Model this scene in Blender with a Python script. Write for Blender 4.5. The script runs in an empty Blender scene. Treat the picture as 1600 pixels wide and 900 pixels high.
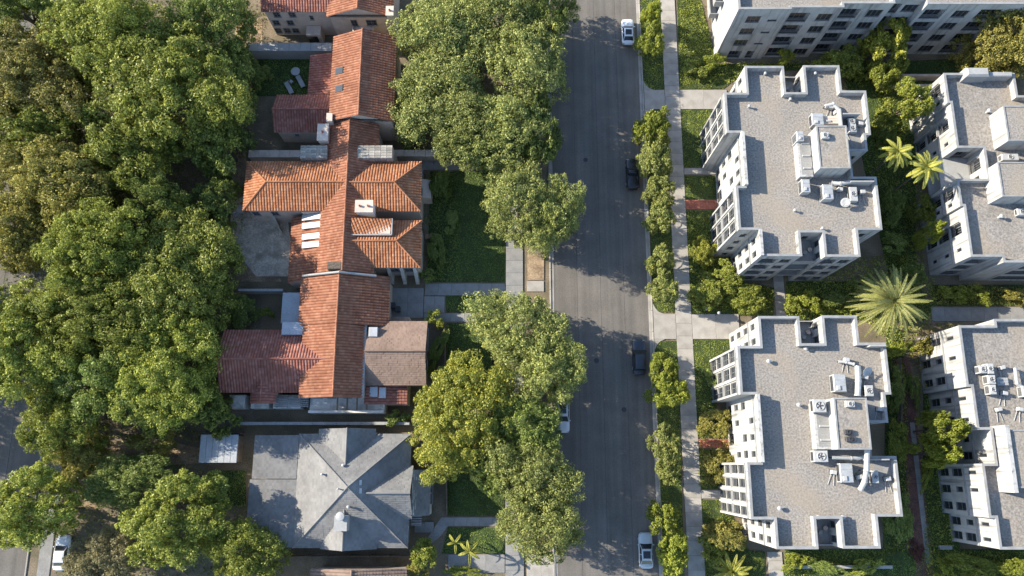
import bpy, bmesh, math, random
import numpy as np
from mathutils import Vector, Matrix
R = math.radians
rnd = random.Random(7)
scene = bpy.context.scene
COL = scene.collection

# ------------------------------------------------------------------ camera, sky, sun, exposure
CAM_H, TILT, FPX = 105.0, R(13), 1200.0
cam_data = bpy.data.cameras.new('camera')
cam = bpy.data.objects.new('camera', cam_data); COL.objects.link(cam)
cam.location = (0, 0, CAM_H); cam.rotation_euler = (TILT, 0, 0)
cam_data.sensor_width = 36; cam_data.lens = 36 * FPX / 1600
cam_data.clip_start = 1; cam_data.clip_end = 3000
scene.camera = cam
SUN_EL, SUN_AZ = R(27), R(15)          # light comes from -x, a little from +y
sun_from = Vector((-math.cos(SUN_EL) * math.cos(SUN_AZ), math.cos(SUN_EL) * math.sin(SUN_AZ), math.sin(SUN_EL)))
world = bpy.data.worlds.new('World'); scene.world = world; world.use_nodes = True
wn = world.node_tree.nodes; wl = world.node_tree.links
bg = wn['Background']
sky = wn.new('ShaderNodeTexSky'); sky.sky_type = 'NISHITA'; sky.sun_disc = False
sky.sun_elevation = SUN_EL
sky.sun_rotation = math.atan2(sun_from.x, sun_from.y)
sky.air_density = 1.0; sky.dust_density = 0.5; sky.ozone_density = 2.0
wl.new(sky.outputs[0], bg.inputs[0]); bg.inputs[1].default_value = 0.15
sun_data = bpy.data.lights.new('sun', 'SUN'); sun_data.energy = 5.0; sun_data.angle = R(0.5)
sun_data.color = (1.0, 0.915, 0.765)
sun = bpy.data.objects.new('sun', sun_data); COL.objects.link(sun)
sun.rotation_euler = (-sun_from).to_track_quat('-Z', 'Y').to_euler()
sun.location = sun_from * 200
vs = scene.view_settings
vs.view_transform = 'Standard'; vs.look = 'None'; vs.exposure = 1.24; vs.gamma = 1.0; vs.use_curve_mapping = False


def G(px, py, z=0.0):
    """survey helper: a measured photo point at height z -> site coordinates (metres)"""
    dx = (px - 800) / FPX; dy = (450 - py) / FPX
    d = (dx, math.sin(TILT) + dy * math.cos(TILT), -math.cos(TILT) + dy * math.sin(TILT))
    k = (CAM_H - z) / -d[2]
    return d[0] * k, d[1] * k


def rectG(x0, y0, x1, y1, z=0.0):
    """measured photo rectangle at height z -> x0,x1,y0,y1 in metres"""
    p = [G(x, y, z) for x, y in ((x0, y0), (x1, y0), (x0, y1), (x1, y1))]
    return ((p[0][0] + p[2][0]) / 2, (p[1][0] + p[3][0]) / 2, (p[2][1] + p[3][1]) / 2, (p[0][1] + p[1][1]) / 2)


# ------------------------------------------------------------------ materials
def mat(name, c, rough=0.85, var=0.15, scale=1.5, fine=8.0, fvar=0.15, bump=0.0, bscale=20, c2=None, spec=0.3, metal=0.0,
        rand=0.0, streak=0.0, drip=0.0, stain=None, stain_amt=0.5, stain_scale=0.4, transl=0.0):
    m = bpy.data.materials.new(name); m.use_nodes = True
    n = m.node_tree.nodes; l = m.node_tree.links
    b = n['Principled BSDF']; b.inputs['Roughness'].default_value = rough; b.inputs['Metallic'].default_value = metal
    b.inputs['Specular IOR Level'].default_value = spec
    tc = n.new('ShaderNodeTexCoord')
    def noise(sc, det=4):
        t = n.new('ShaderNodeTexNoise'); t.inputs['Scale'].default_value = sc; t.inputs['Detail'].default_value = det
        l.new(tc.outputs['Object'], t.inputs['Vector']); return t.outputs['Fac']
    def mixc(f, a, bb, blend='MIX'):
        x = n.new('ShaderNodeMix'); x.data_type = 'RGBA'; x.blend_type = blend
        for s, v in ((0, f), (6, a), (7, bb)):
            if hasattr(v, 'is_output'): l.new(v, x.inputs[s])
            else: x.inputs[s].default_value = v if s == 0 else (*v, 1) if len(v) == 3 else v
        return x.outputs[2]
    def ramp(f, lo, hi, a=0.0, bb=1.0):
        r = n.new('ShaderNodeMapRange'); r.inputs[1].default_value = lo; r.inputs[2].default_value = hi
        r.inputs[3].default_value = a; r.inputs[4].default_value = bb; l.new(f, r.inputs[0]); return r.outputs[0]
    def scalec(col, f):
        v = n.new('ShaderNodeVectorMath'); v.operation = 'SCALE'; l.new(col, v.inputs[0]); l.new(f, v.inputs[3]); return v.outputs[0]
    base = mixc(ramp(noise(scale), 0.35, 0.65), c, c2 if c2 else tuple(x * (1 - var) for x in c))
    base = scalec(base, ramp(noise(fine, 3), 0.3, 0.7, 1 - fvar, 1 + fvar))
    if stain:
        base = mixc(ramp(noise(stain_scale, 6), 0.52, 0.68, 0, stain_amt), base, stain)
    if drip:
        mp = n.new('ShaderNodeMapping'); mp.inputs['Scale'].default_value = (2.2, 2.2, 0.12); l.new(tc.outputs['Object'], mp.inputs['Vector'])
        t = n.new('ShaderNodeTexNoise'); t.inputs['Scale'].default_value = 1.0; t.inputs['Detail'].default_value = 6; l.new(mp.outputs[0], t.inputs['Vector'])
        base = scalec(base, ramp(t.outputs['Fac'], 0.5, 0.72, 1.0, 1 - drip))
    if streak:
        mp = n.new('ShaderNodeMapping'); mp.inputs['Scale'].default_value = (1.3, 0.035, 1); l.new(tc.outputs['Object'], mp.inputs['Vector'])
        t = n.new('ShaderNodeTexNoise'); t.inputs['Scale'].default_value = 1.0; t.inputs['Detail'].default_value = 5; l.new(mp.outputs[0], t.inputs['Vector'])
        base = scalec(base, ramp(t.outputs['Fac'], 0.3, 0.7, 1 - streak, 1 + streak))
    if rand:
        oi = n.new('ShaderNodeObjectInfo')
        base = scalec(base, ramp(oi.outputs['Random'], 0, 1, 1 - rand, 1 + rand))
    l.new(base, b.inputs['Base Color'])
    if bump:
        bp = n.new('ShaderNodeBump'); bp.inputs['Strength'].default_value = bump; bp.inputs['Distance'].default_value = 0.05
        l.new(noise(bscale, 2), bp.inputs['Height']); l.new(bp.outputs[0], b.inputs['Normal'])
    return m


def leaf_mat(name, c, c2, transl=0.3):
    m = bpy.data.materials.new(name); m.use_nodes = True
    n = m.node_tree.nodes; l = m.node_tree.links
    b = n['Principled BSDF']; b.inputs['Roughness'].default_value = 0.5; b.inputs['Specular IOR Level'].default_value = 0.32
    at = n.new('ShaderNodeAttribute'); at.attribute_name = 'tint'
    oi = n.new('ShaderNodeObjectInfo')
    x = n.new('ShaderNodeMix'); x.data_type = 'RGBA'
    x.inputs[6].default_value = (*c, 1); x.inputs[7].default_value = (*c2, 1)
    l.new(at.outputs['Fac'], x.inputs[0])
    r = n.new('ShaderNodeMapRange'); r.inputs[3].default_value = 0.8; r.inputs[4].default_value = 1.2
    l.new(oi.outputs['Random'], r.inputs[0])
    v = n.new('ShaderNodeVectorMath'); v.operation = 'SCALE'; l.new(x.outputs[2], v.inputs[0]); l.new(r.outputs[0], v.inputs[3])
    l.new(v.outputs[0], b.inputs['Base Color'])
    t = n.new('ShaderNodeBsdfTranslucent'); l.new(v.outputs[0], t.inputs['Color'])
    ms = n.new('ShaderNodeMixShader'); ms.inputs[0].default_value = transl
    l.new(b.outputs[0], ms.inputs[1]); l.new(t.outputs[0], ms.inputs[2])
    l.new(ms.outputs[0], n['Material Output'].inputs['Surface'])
    return m


def tile_mat(name, cols, joint=0.55, rough=0.8):
    """per-tile colour from the tile's column and course number held in UV"""
    m = bpy.data.materials.new(name); m.use_nodes = True
    n = m.node_tree.nodes; l = m.node_tree.links
    b = n['Principled BSDF']; b.inputs['Roughness'].default_value = rough; b.inputs['Specular IOR Level'].default_value = 0.2
    uv = n.new('ShaderNodeUVMap'); uv.uv_map = 'uv'
    f = n.new('ShaderNodeVectorMath'); f.operation = 'FLOOR'; l.new(uv.outputs[0], f.inputs[0])
    w = n.new('ShaderNodeTexWhiteNoise'); w.noise_dimensions = '2D'; l.new(f.outputs[0], w.inputs['Vector'])
    cr = n.new('ShaderNodeValToRGB'); e = cr.color_ramp.elements
    e[0].position = 0; e[0].color = (*cols[0], 1); e[1].position = 1; e[1].color = (*cols[-1], 1)
    for i, c in enumerate(cols[1:-1]):
        k = e.new((i + 1) / (len(cols) - 1)); k.color = (*c, 1)
    l.new(w.outputs[0], cr.inputs[0])
    tc = n.new('ShaderNodeTexCoord'); nz = n.new('ShaderNodeTexNoise'); nz.inputs['Scale'].default_value = 0.35; nz.inputs['Detail'].default_value = 6
    l.new(tc.outputs['Object'], nz.inputs['Vector'])
    r = n.new('ShaderNodeMapRange'); r.inputs[1].default_value = 0.3; r.inputs[2].default_value = 0.7
    r.inputs[3].default_value = 0.78; r.inputs[4].default_value = 1.15; l.new(nz.outputs['Fac'], r.inputs[0])
    v = n.new('ShaderNodeVectorMath'); v.operation = 'SCALE'; l.new(cr.outputs[0], v.inputs[0]); l.new(r.outputs[0], v.inputs[3])
    l.new(v.outputs[0], b.inputs['Base Color'])
    return m


M = {}
M['soil'] = mat('soil', (0.19, 0.15, 0.105), 0.95, scale=0.5, fine=6, fvar=0.3, bump=0.5, bscale=8, c2=(0.11, 0.095, 0.06), stain=(0.26, 0.19, 0.12), stain_amt=0.5, stain_scale=0.25)
M['bare'] = mat('bare_soil', (0.34, 0.25, 0.16), 0.95, scale=0.6, fine=5, fvar=0.3, bump=0.4, bscale=8, c2=(0.18, 0.125, 0.08))
M['road'] = mat('asphalt', (0.146, 0.133, 0.118), 0.9, var=0.18, scale=0.35, fine=7, fvar=0.14, bump=0.15, bscale=30, rand=0.05, streak=0.16, stain=(0.125, 0.116, 0.105), stain_amt=0.5, stain_scale=0.25)
M['road2'] = mat('asphalt_dark', (0.10, 0.095, 0.09), 0.9, var=0.15, scale=0.35, fine=7, fvar=0.15)
M['conc'] = mat('concrete', (0.35, 0.325, 0.29), 0.9, var=0.18, scale=0.8, fine=9, fvar=0.12, bump=0.1, rand=0.07, stain=(0.22, 0.2, 0.17), stain_amt=0.35, stain_scale=0.5)
M['patio'] = mat('patio_gravel', (0.56, 0.48, 0.38), 0.95, var=0.3, scale=0.8, fine=5, fvar=0.25, stain=(0.24, 0.19, 0.14), stain_amt=0.7, stain_scale=0.6)
M['conc_d'] = mat('concrete_grey', (0.25, 0.245, 0.235), 0.9, var=0.2, scale=0.7, fine=6, fvar=0.15, rand=0.06)
M['brickp'] = mat('brick_path', (0.43, 0.15, 0.10), 0.9, var=0.2, scale=3, fine=8, fvar=0.2, rand=0.2)
M['grass_g'] = mat('lawn_soil', (0.05, 0.075, 0.022), 0.95, scale=0.7, fine=5, fvar=0.3, bump=0.4, bscale=15, c2=(0.035, 0.05, 0.018))
M['gravel'] = mat('roof_gravel', (0.250, 0.227, 0.200), 0.95, var=0.1, scale=0.25, fine=4.5, fvar=0.34, bump=0.6, bscale=8, stain=(0.29, 0.235, 0.17), stain_amt=0.5, stain_scale=0.16)
M['plaster'] = mat('white_plaster', (0.40, 0.393, 0.378), 0.8, drip=0.55, var=0.08, scale=0.6, fine=3, fvar=0.05, stain=(0.29, 0.285, 0.265), stain_amt=0.75, stain_scale=0.55)
M['coping'] = mat('coping', (0.285, 0.285, 0.28), 0.75, var=0.25, scale=1, fine=4, fvar=0.08, stain=(0.21, 0.21, 0.205), stain_amt=0.7, stain_scale=0.9)
M['greyplaster'] = mat('grey_plaster', (0.32, 0.32, 0.31), 0.85, var=0.12, scale=0.7, fine=4, fvar=0.08)
M['stucco'] = mat('stucco', (0.56, 0.46, 0.38), 0.9, var=0.12, scale=0.7, fine=4, fvar=0.08, stain=(0.36, 0.29, 0.24), stain_amt=0.5, stain_scale=0.6)
M['whitestucco'] = mat('pale_stucco', (0.62, 0.585, 0.53), 0.9, var=0.12, scale=0.8, fine=4, fvar=0.12, stain=(0.26, 0.24, 0.21), stain_amt=0.6, stain_scale=0.8)
M['wbrick'] = mat('whitewashed_brick', (0.33, 0.305, 0.26), 0.9, var=0.45, scale=2.5, fine=5, fvar=0.3, rand=0.3)
M['metal'] = mat('grey_metal', (0.42, 0.43, 0.43), 0.5, var=0.15, scale=2, fine=5, fvar=0.1, spec=0.5, metal=0.3, stain=(0.25, 0.24, 0.22), stain_amt=0.5, stain_scale=1)
M['wmetal'] = mat('white_metal', (0.38, 0.38, 0.37), 0.5, var=0.1, scale=2, fine=5, fvar=0.08, stain=(0.4, 0.38, 0.35), stain_amt=0.5, stain_scale=1)
M['dark'] = mat('dark_metal', (0.05, 0.05, 0.055), 0.6)
M['wood'] = mat('weathered_wood', (0.20, 0.16, 0.12), 0.9, var=0.3, scale=2, fine=8, fvar=0.2, rand=0.15)
M['glass'] = mat('window_glass', (0.028, 0.034, 0.042), 0.12, var=0.4, scale=0.4, fine=1.0, fvar=0.3, spec=0.6)
M['frame'] = mat('window_frame', (0.16, 0.16, 0.16), 0.6)
M['loggia'] = mat('loggia_floor_shade', (0.10, 0.095, 0.09), 0.9, var=0.3, scale=2, fine=6, fvar=0.2)  # dark floor colour stands in for the shade inside the recess
M['skyl'] = mat('skylight_glazing', (0.40, 0.41, 0.42), 0.25, var=0.15, scale=1, fine=4, fvar=0.1, spec=0.6)
M['bark'] = mat('bark', (0.13, 0.105, 0.08), 0.95, var=0.3, scale=3, fine=8, fvar=0.25)
M['tile'] = tile_mat('terracotta_tiles', [(0.216, 0.088, 0.051), (0.251, 0.103, 0.059), (0.273, 0.118, 0.068), (0.317, 0.152, 0.093), (0.232, 0.095, 0.053)])
M['tile_o'] = tile_mat('orange_tiles', [(0.263, 0.102, 0.048), (0.308, 0.124, 0.058), (0.336, 0.146, 0.072), (0.372, 0.185, 0.100), (0.281, 0.110, 0.054)])
M['tile_r'] = tile_mat('dark_red_tiles', [(0.215, 0.085, 0.062), (0.25, 0.097, 0.07), (0.27, 0.108, 0.078), (0.32, 0.155, 0.12), (0.23, 0.09, 0.065)])
M['tile_b'] = tile_mat('brown_shingles', [(0.202, 0.139, 0.105), (0.228, 0.160, 0.123), (0.245, 0.172, 0.134), (0.215, 0.150, 0.114)])
M['shingle'] = tile_mat('grey_shingles', [(0.165, 0.161, 0.155), (0.186, 0.181, 0.175), (0.209, 0.203, 0.194), (0.175, 0.170, 0.163)])
M['shed'] = mat('shed_roof', (0.36, 0.38, 0.40), 0.7, var=0.1, scale=0.8, fine=6, fvar=0.12)
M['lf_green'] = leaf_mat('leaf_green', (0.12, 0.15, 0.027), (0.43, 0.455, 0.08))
M['lf_street'] = leaf_mat('leaf_street', (0.125, 0.155, 0.04), (0.44, 0.455, 0.13))
M['lf_yellow'] = leaf_mat('leaf_yellow', (0.12, 0.145, 0.024), (0.43, 0.41, 0.06))
M['lf_olive'] = leaf_mat('leaf_olive', (0.14, 0.135, 0.034), (0.44, 0.39, 0.085))
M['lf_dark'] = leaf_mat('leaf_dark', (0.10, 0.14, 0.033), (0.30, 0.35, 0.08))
M['lf_grey'] = leaf_mat('leaf_greyolive', (0.19, 0.17, 0.08), (0.34, 0.3, 0.145))
M['lf_lime'] = leaf_mat('leaf_lime', (0.16, 0.2, 0.028), (0.39, 0.41, 0.065))
M['lf_red'] = leaf_mat('leaf_russet', (0.085, 0.035, 0.03), (0.16, 0.07, 0.05))
M['palm'] = leaf_mat('palm_frond', (0.13, 0.15, 0.035), (0.36, 0.35, 0.11), 0.15)
M['palm_y'] = leaf_mat('palm_frond_yellow', (0.19, 0.20, 0.03), (0.42, 0.40, 0.08), 0.25)
M['grass'] = leaf_mat('grass_blades', (0.10, 0.165, 0.028), (0.23, 0.30, 0.06), 0.2)
M['grass_sunlit'] = leaf_mat('grass_blades_sunlit', (0.13, 0.175, 0.022), (0.32, 0.34, 0.05), 0.2)  # lighter, yellower copy of the grass: sunlight put into the colour


# ------------------------------------------------------------------ builders
def put(name, me, parent=None, loc=(0, 0, 0), rot=(0, 0, 0), scale=None):
    o = bpy.data.objects.new(name, me); COL.objects.link(o)
    if parent is not None: o.parent = parent
    o.location = loc; o.rotation_euler = rot
    if scale is not None: o.scale = scale
    return o


def tag(o, label=None, cat=None, group=None, kind=None):
    if label: o['label'] = label
    if cat: o['category'] = cat
    if group: o['group'] = group
    if kind: o['kind'] = kind
    return o


def thing(name, label, cat, loc=(0, 0, 0), rz=0, group=None):
    return tag(put(name, None, None, loc, (0, 0, rz)), label, cat, group)


def dup(root, loc, rz=0, label=None, group=None, scale=None):
    """copy of a thing with its parts and sub-parts (mesh data shared)"""
    r = root.copy(); COL.objects.link(r); r.location = loc; r.rotation_euler = (0, 0, rz)
    if scale is not None: r.scale = scale
    if label: r['label'] = label
    if group: r['group'] = group
    for ch in list(root.children):
        c = ch.copy(); COL.objects.link(c); c.parent = r
        for g in list(ch.children):
            d = g.copy(); COL.objects.link(d); d.parent = c
    return r


def base_of(p):
    v = Vector((0, 0, 0))
    while p is not None:
        v += Vector(p.location); p = p.parent
    return v


class MB:
    def __init__(s): s.v = []; s.f = []
    def add(s, vs, fs):
        k = len(s.v); s.v += [tuple(p) for p in vs]; s.f += [tuple(i + k for i in f) for f in fs]; return s
    def quad(s, *p): return s.add(p, [tuple(range(len(p)))])
    def box(s, x0, x1, y0, y1, z0, z1):
        x0, x1 = min(x0, x1), max(x0, x1); y0, y1 = min(y0, y1), max(y0, y1)
        return s.add([(x0, y0, z0), (x1, y0, z0), (x1, y1, z0), (x0, y1, z0), (x0, y0, z1), (x1, y0, z1), (x1, y1, z1), (x0, y1, z1)],
                     [(3, 2, 1, 0), (4, 5, 6, 7), (0, 1, 5, 4), (1, 2, 6, 5), (2, 3, 7, 6), (3, 0, 4, 7)])
    def bbox(s, x0, x1, y0, y1, z0, z1, b=0.03):
        """box with a chamfered top edge"""
        s.add([(x0, y0, z0), (x1, y0, z0), (x1, y1, z0), (x0, y1, z0), (x0, y0, z1 - b), (x1, y0, z1 - b), (x1, y1, z1 - b), (x0, y1, z1 - b),
               (x0 + b, y0 + b, z1), (x1 - b, y0 + b, z1), (x1 - b, y1 - b, z1), (x0 + b, y1 - b, z1)],
              [(0, 1, 5, 4), (1, 2, 6, 5), (2, 3, 7, 6), (3, 0, 4, 7), (4, 5, 9, 8), (5, 6, 10, 9), (6, 7, 11, 10), (7, 4, 8, 11), (8, 9, 10, 11)])
        return s
    def prism(s, poly, z0, z1, top=True):
        n = len(poly)
        s.add([(x, y, z0) for x, y in poly] + [(x, y, z1) for x, y in poly], [(i, (i + 1) % n, n + (i + 1) % n, n + i) for i in range(n)] + ([tuple(range(n, 2 * n))] if top else []))
        return s
    def tube(s, pts, rad, n=8, cap=True):
        pts = [Vector(p) for p in pts]
        if not hasattr(rad, '__len__'): rad = [rad] * len(pts)
        rings = []
        for i, p in enumerate(pts):
            t = (pts[min(i + 1, len(pts) - 1)] - pts[max(i - 1, 0)]).normalized()
            a = t.orthogonal().normalized() if abs(t.z) < 0.99 else Vector((1, 0, 0))
            if abs(t.z) < 0.99:
                a = t.cross(Vector((0, 0, 1))).normalized()
            b = t.cross(a).normalized()
            rings.append([p + (a * math.cos(2 * math.pi * k / n) + b * math.sin(2 * math.pi * k / n)) * rad[i] for k in range(n)])
        vs = [v for r in rings for v in r]; fs = []
        for i in range(len(pts) - 1):
            for k in range(n):
                fs.append((i * n + k, i * n + (k + 1) % n, (i + 1) * n + (k + 1) % n, (i + 1) * n + k))
        if cap: fs += [tuple(range(n - 1, -1, -1)), tuple((len(pts) - 1) * n + k for k in range(n))]
        return s.add(vs, fs)
    def lathe(s, cx, cy, prof, n=16):
        vs = [(cx + r * math.cos(2 * math.pi * k / n), cy + r * math.sin(2 * math.pi * k / n), z) for r, z in prof for k in range(n)]
        fs = [(i * n + k, i * n + (k + 1) % n, (i + 1) * n + (k + 1) % n, (i + 1) * n + k) for i in range(len(prof) - 1) for k in range(n)]
        fs.append(tuple((len(prof) - 1) * n + k for k in range(n)))
        return s.add(vs, fs)
    def mesh(s, name, m, shift=None, smooth=False):
        me = bpy.data.meshes.new(name)
        vs = s.v if shift is None else [(x - shift[0], y - shift[1], z - shift[2]) for x, y, z in s.v]
        me.from_pydata(vs, [], s.f); me.materials.append(m)
        bm = bmesh.new(); bm.from_mesh(me); bmesh.ops.recalc_face_normals(bm, faces=bm.faces); bm.to_mesh(me); bm.free()
        if smooth: me.shade_smooth()
        return me
    def build(s, name, m, parent=None, smooth=False, raw=False):
        b = base_of(parent) if parent is not None and not raw else None
        return put(name, s.mesh(name, M[m] if isinstance(m, str) else m, b, smooth), parent)
    def single(s, name, m, label, cat, group=None, smooth=False):
        """a thing that is one mesh: origin at the middle of its base"""
        xs = [p[0] for p in s.v]; ys = [p[1] for p in s.v]; zs = [p[2] for p in s.v]
        c = ((min(xs) + max(xs)) / 2, (min(ys) + max(ys)) / 2, min(zs))
        return tag(put(name, s.mesh(name, M[m] if isinstance(m, str) else m, c, smooth), None, c), label, cat, group)


# ------------------------------------------------------------------ ground, roads, pavements
def sheet(name, poly, z, m, t=0.3, parent=None):
    o = MB().prism(poly, z - t, z).build(name, m, parent)
    if parent is None: o['kind'] = 'structure'
    return o

def rpoly(x0, x1, y0, y1): return [(x0, y0), (x1, y0), (x1, y1), (x0, y1)]
def pxpoly(pts, z=0): return [G(x, y, z) for x, y in pts][::-1]

gm = MB(); S = 1500
gm.quad((-S, -S, 0), (S, -S, 0), (S, S, 0), (-S, S, 0))
tag(gm.build('ground', 'soil'), kind='structure')

Y0, Y1 = -45, 110
RX0, RX1 = 5.9, 19.0
road = MB().box(RX0 - 0.3, RX1 + 0.3, Y0, Y1, -0.2, 0.012).build('road', 'road2'); road['kind'] = 'structure'
w = (RX1 - RX0) / 4
for i in range(4):
    MB().bbox(RX0 + i * w + 0.025, RX0 + (i + 1) * w - 0.025, Y0, Y1, 0.0, 0.032, 0.012).build('road_panel', 'road', road)
MB().lathe(11.6, 14.0, [(0.36, 0.03), (0.36, 0.045), (0.30, 0.048)], 20).build('manhole_cover', 'dark', road)

for px in ((975, 640), (915, 250)):
    x, y = G(*px); MB().lathe(x, y, [(.33, .02), (.33, .045), (.27, .05)], 20).build('manhole_cover', 'dark', road)

def slabs(name, x0, x1, y0, y1, z, m, dx, dy, parent, gap=0.02):
    """concrete slabs laid one by one, sharing mesh data"""
    nx = max(1, round((x1 - x0) / dx)); ny = max(1, round((y1 - y0) / dy))
    sx = (x1 - x0) / nx; sy = (y1 - y0) / ny
    b = MB().bbox(-sx / 2 + gap / 2, sx / 2 - gap / 2, -sy / 2 + gap / 2, sy / 2 - gap / 2, -0.1, 0, 0.012)
    me = b.mesh(name, M[m])
    for i in range(nx):
        for j in range(ny):
            put(name, me, parent, (x0 + (i + .5) * sx, y0 + (j + .5) * sy, z + rnd.uniform(-0.004, 0.004)), (rnd.uniform(-.002, .002), rnd.uniform(-.002, .002), 0))

# gutters and kerbs: pale gutter pan and a kerb stone row on each side
for side, xk, xg in ((1, RX1, RX1), (-1, RX0, RX0)):
    kerb = MB().box(xk, xk + side * 0.62, Y0, Y1, -0.2, 0.02).build('kerb', 'conc_d'); kerb['kind'] = 'structure'
    st = MB().bbox(-0.10, 0.10, -1.48, 1.48, -0.1, 0.15, 0.03).mesh('kerb_stone', M['conc'])
    gt = MB().bbox(-0.19, 0.19, -1.48, 1.48, -0.1, 0.0, 0.01).mesh('gutter_slab', M['conc'])
    y = Y0 + 1.5
    while y < Y1:
        if -24 < y < 82:
            put('kerb_stone', st, kerb, (xk + side * 0.51, y, 0)); put('gutter_slab', gt, kerb, (xk + side * 0.2, y, 0.035))
        y += 3.0

KR = RX1 + 0.62          # back of the right kerb
SW0, SW1 = 22.75, 24.95  # right sidewalk
side_r = MB().box(SW0 - .02, SW1 + .02, Y0, Y1, -0.2, 0.05).build('sidewalk', 'soil'); side_r['kind'] = 'structure'
slabs('paving_slab', SW0, SW1, -24, 84, 0.14, 'conc', 2.2, 1.8, side_r)
SL0, SL1 = -0.85, 1.55   # left sidewalk
side_l = MB().box(SL0 - .02, SL1 + .02, Y0, Y1, -0.2, 0.05).build('sidewalk', 'soil'); side_l['kind'] = 'structure'
slabs('paving_slab', SL0, SL1, -24, 84, 0.14, 'conc_d', 2.4, 1.8, side_l)

# driveways and cross paths on the apartment side
d1 = rectG(1008, 141, 1128, 171); d2 = rectG(1020, 491, 1165, 530)
for d, xe in ((d1, 32.0), (d2, 31.5)):
    o = MB().box(KR + 0.03, xe, d[2], d[3], -0.2, 0.05).build('driveway', 'soil'); o['kind'] = 'structure'
    for yb, sg in ((d[3], 1), (d[2], -1)):
        MB().prism([(KR + .04, yb + sg * .01), (KR + 1.5, yb + sg * .01), (KR + .75, yb + sg * .35), (KR + .3, yb + sg * .9), (KR + .04, yb + sg * 1.5)][::-sg], 0, 0.128).build('driveway_flare', 'conc', o)
    slabs('driveway_slab', KR + 0.04, SW0 - 0.03, d[2], d[3], 0.135, 'conc', 3.1, 3.2, o)
    slabs('driveway_slab', SW1 + 0.03, xe, d[2], d[3], 0.135, 'conc', 3.3, 3.2, o)
for nm, px, m, xe, dy in (('path', (1066, 263, 1118, 273), 'conc', 30.2, 1.0), ('path', (1088, 766, 1140, 779), 'conc', 29.0, 1.2)):
    d = rectG(*px); o = MB().box(SW1 + .04, xe, d[2], d[3], -0.2, 0.05).build(nm, 'soil'); o['kind'] = 'structure'
    slabs('path_slab', SW1 + .05, xe, d[2], d[3], 0.13, m, 1.5, 2, o)
for px, xe in (((1072, 313, 1125, 327), 30.3), ((1088, 686, 1146, 700), 30.2)):
    d = rectG(*px); o = MB().box(SW1 + .04, xe, d[2], d[3], -0.2, 0.06).build('brick_path', 'soil'); o['kind'] = 'structure'
    slabs('brick', SW1 + .05, xe, d[2], d[3], 0.13, 'brickp', 0.42, 0.24, o, 0.03)
o = MB().box(*rectG(1205, 425, 1232, 500)[:2], *rectG(1212, 425, 1228, 500)[2:], -0.2, 0.05).build('path', 'soil'); o['kind'] = 'structure'
d = rectG(1210, 425, 1226, 500); slabs('path_slab', d[0], d[1], d[2], d[3], 0.12, 'conc', 2, 1.3, o)
o = MB().box(*rectG(1199, 862, 1224, 905), -0.2, 0.05).build('path', 'soil'); o['kind'] = 'structure'
d = rectG(1200, 862, 1223, 905); slabs('path_slab', d[0], d[1], d[2], d[3], 0.12, 'conc', 2, 1.3, o)
M['mulch'] = mat('russet_mulch', (0.15, 0.075, 0.06), 0.95, scale=1, fine=6, fvar=.35, c2=(.08, .05, .04))
o = MB().box(*rectG(1412, 560, 1440, 905), -0.2, 0.105).build('garden_path', 'mulch'); o['kind'] = 'structure'
d = rectG(1433, 660, 1441, 880); slabs('path_slab', d[0], d[1], d[2], d[3], 0.11, 'conc_d', 2, 2.0, o)
d = rectG(1455, 480, 1620, 502); o = MB().box(d[0], d[1], d[2], d[3], -0.2, 0.05).build('path', 'soil'); o['kind'] = 'structure'
slabs('path_slab', d[0], d[1], d[2], d[3], 0.11, 'conc_d', 1.8, 2.0, o)

# house-side paths and drive
def house_path(px, m='conc_d', dx=1.5, dy=1.5, z=0.12, name='path', piece='path_slab'):
    d = rectG(*px); o = MB().box(d[0], d[1], d[2], d[3], -0.2, 0.05).build(name, 'soil'); o['kind'] = 'structure'
    slabs(piece, d[0] + .01, d[1] - .01, d[2] + .01, d[3] - .01, z, m, dx, dy, o)
house_path((664, 443, 789, 462), dx=1.8, dy=1.7)
house_path((612, 450, 662, 497), dx=2.2, dy=2.1, name='driveway', piece='driveway_slab')
house_path((662.5, 463, 695, 489), dx=1.5, dy=2.2)
house_path((662.5, 489.5, 789, 503), dx=1.8, dy=1.2)
house_path((660, 251, 780, 266), dx=1.6, dy=1.4, z=0.10)
house_path((823, 439, 850, 456), 'conc', dx=2, dy=2, z=0.13)
house_path((690, 808, 789, 822), dx=1.8, dy=1.3)
house_path((700, 866, 789, 895), dx=2.2, dy=2.4, name='driveway', piece='driveway_slab')
house_path((823, 866, 868, 905), 'conc', dx=2.3, dy=2.3, z=0.13, name='driveway', piece='driveway_slab')
sheet('path', pxpoly([(690, 808), (700, 822), (688, 838), (676, 848), (664, 848), (676, 828)]), 0.115, 'conc_d', 0.2)
house_path((648, 815, 678, 832), 'conc_d', dx=1.2, dy=1.2, z=0.3, name='porch_step', piece='step_slab')
house_path((664, 366, 686, 375), 'bare', dx=1, dy=1, z=0.35, name='porch_step', piece='step_slab')
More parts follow.
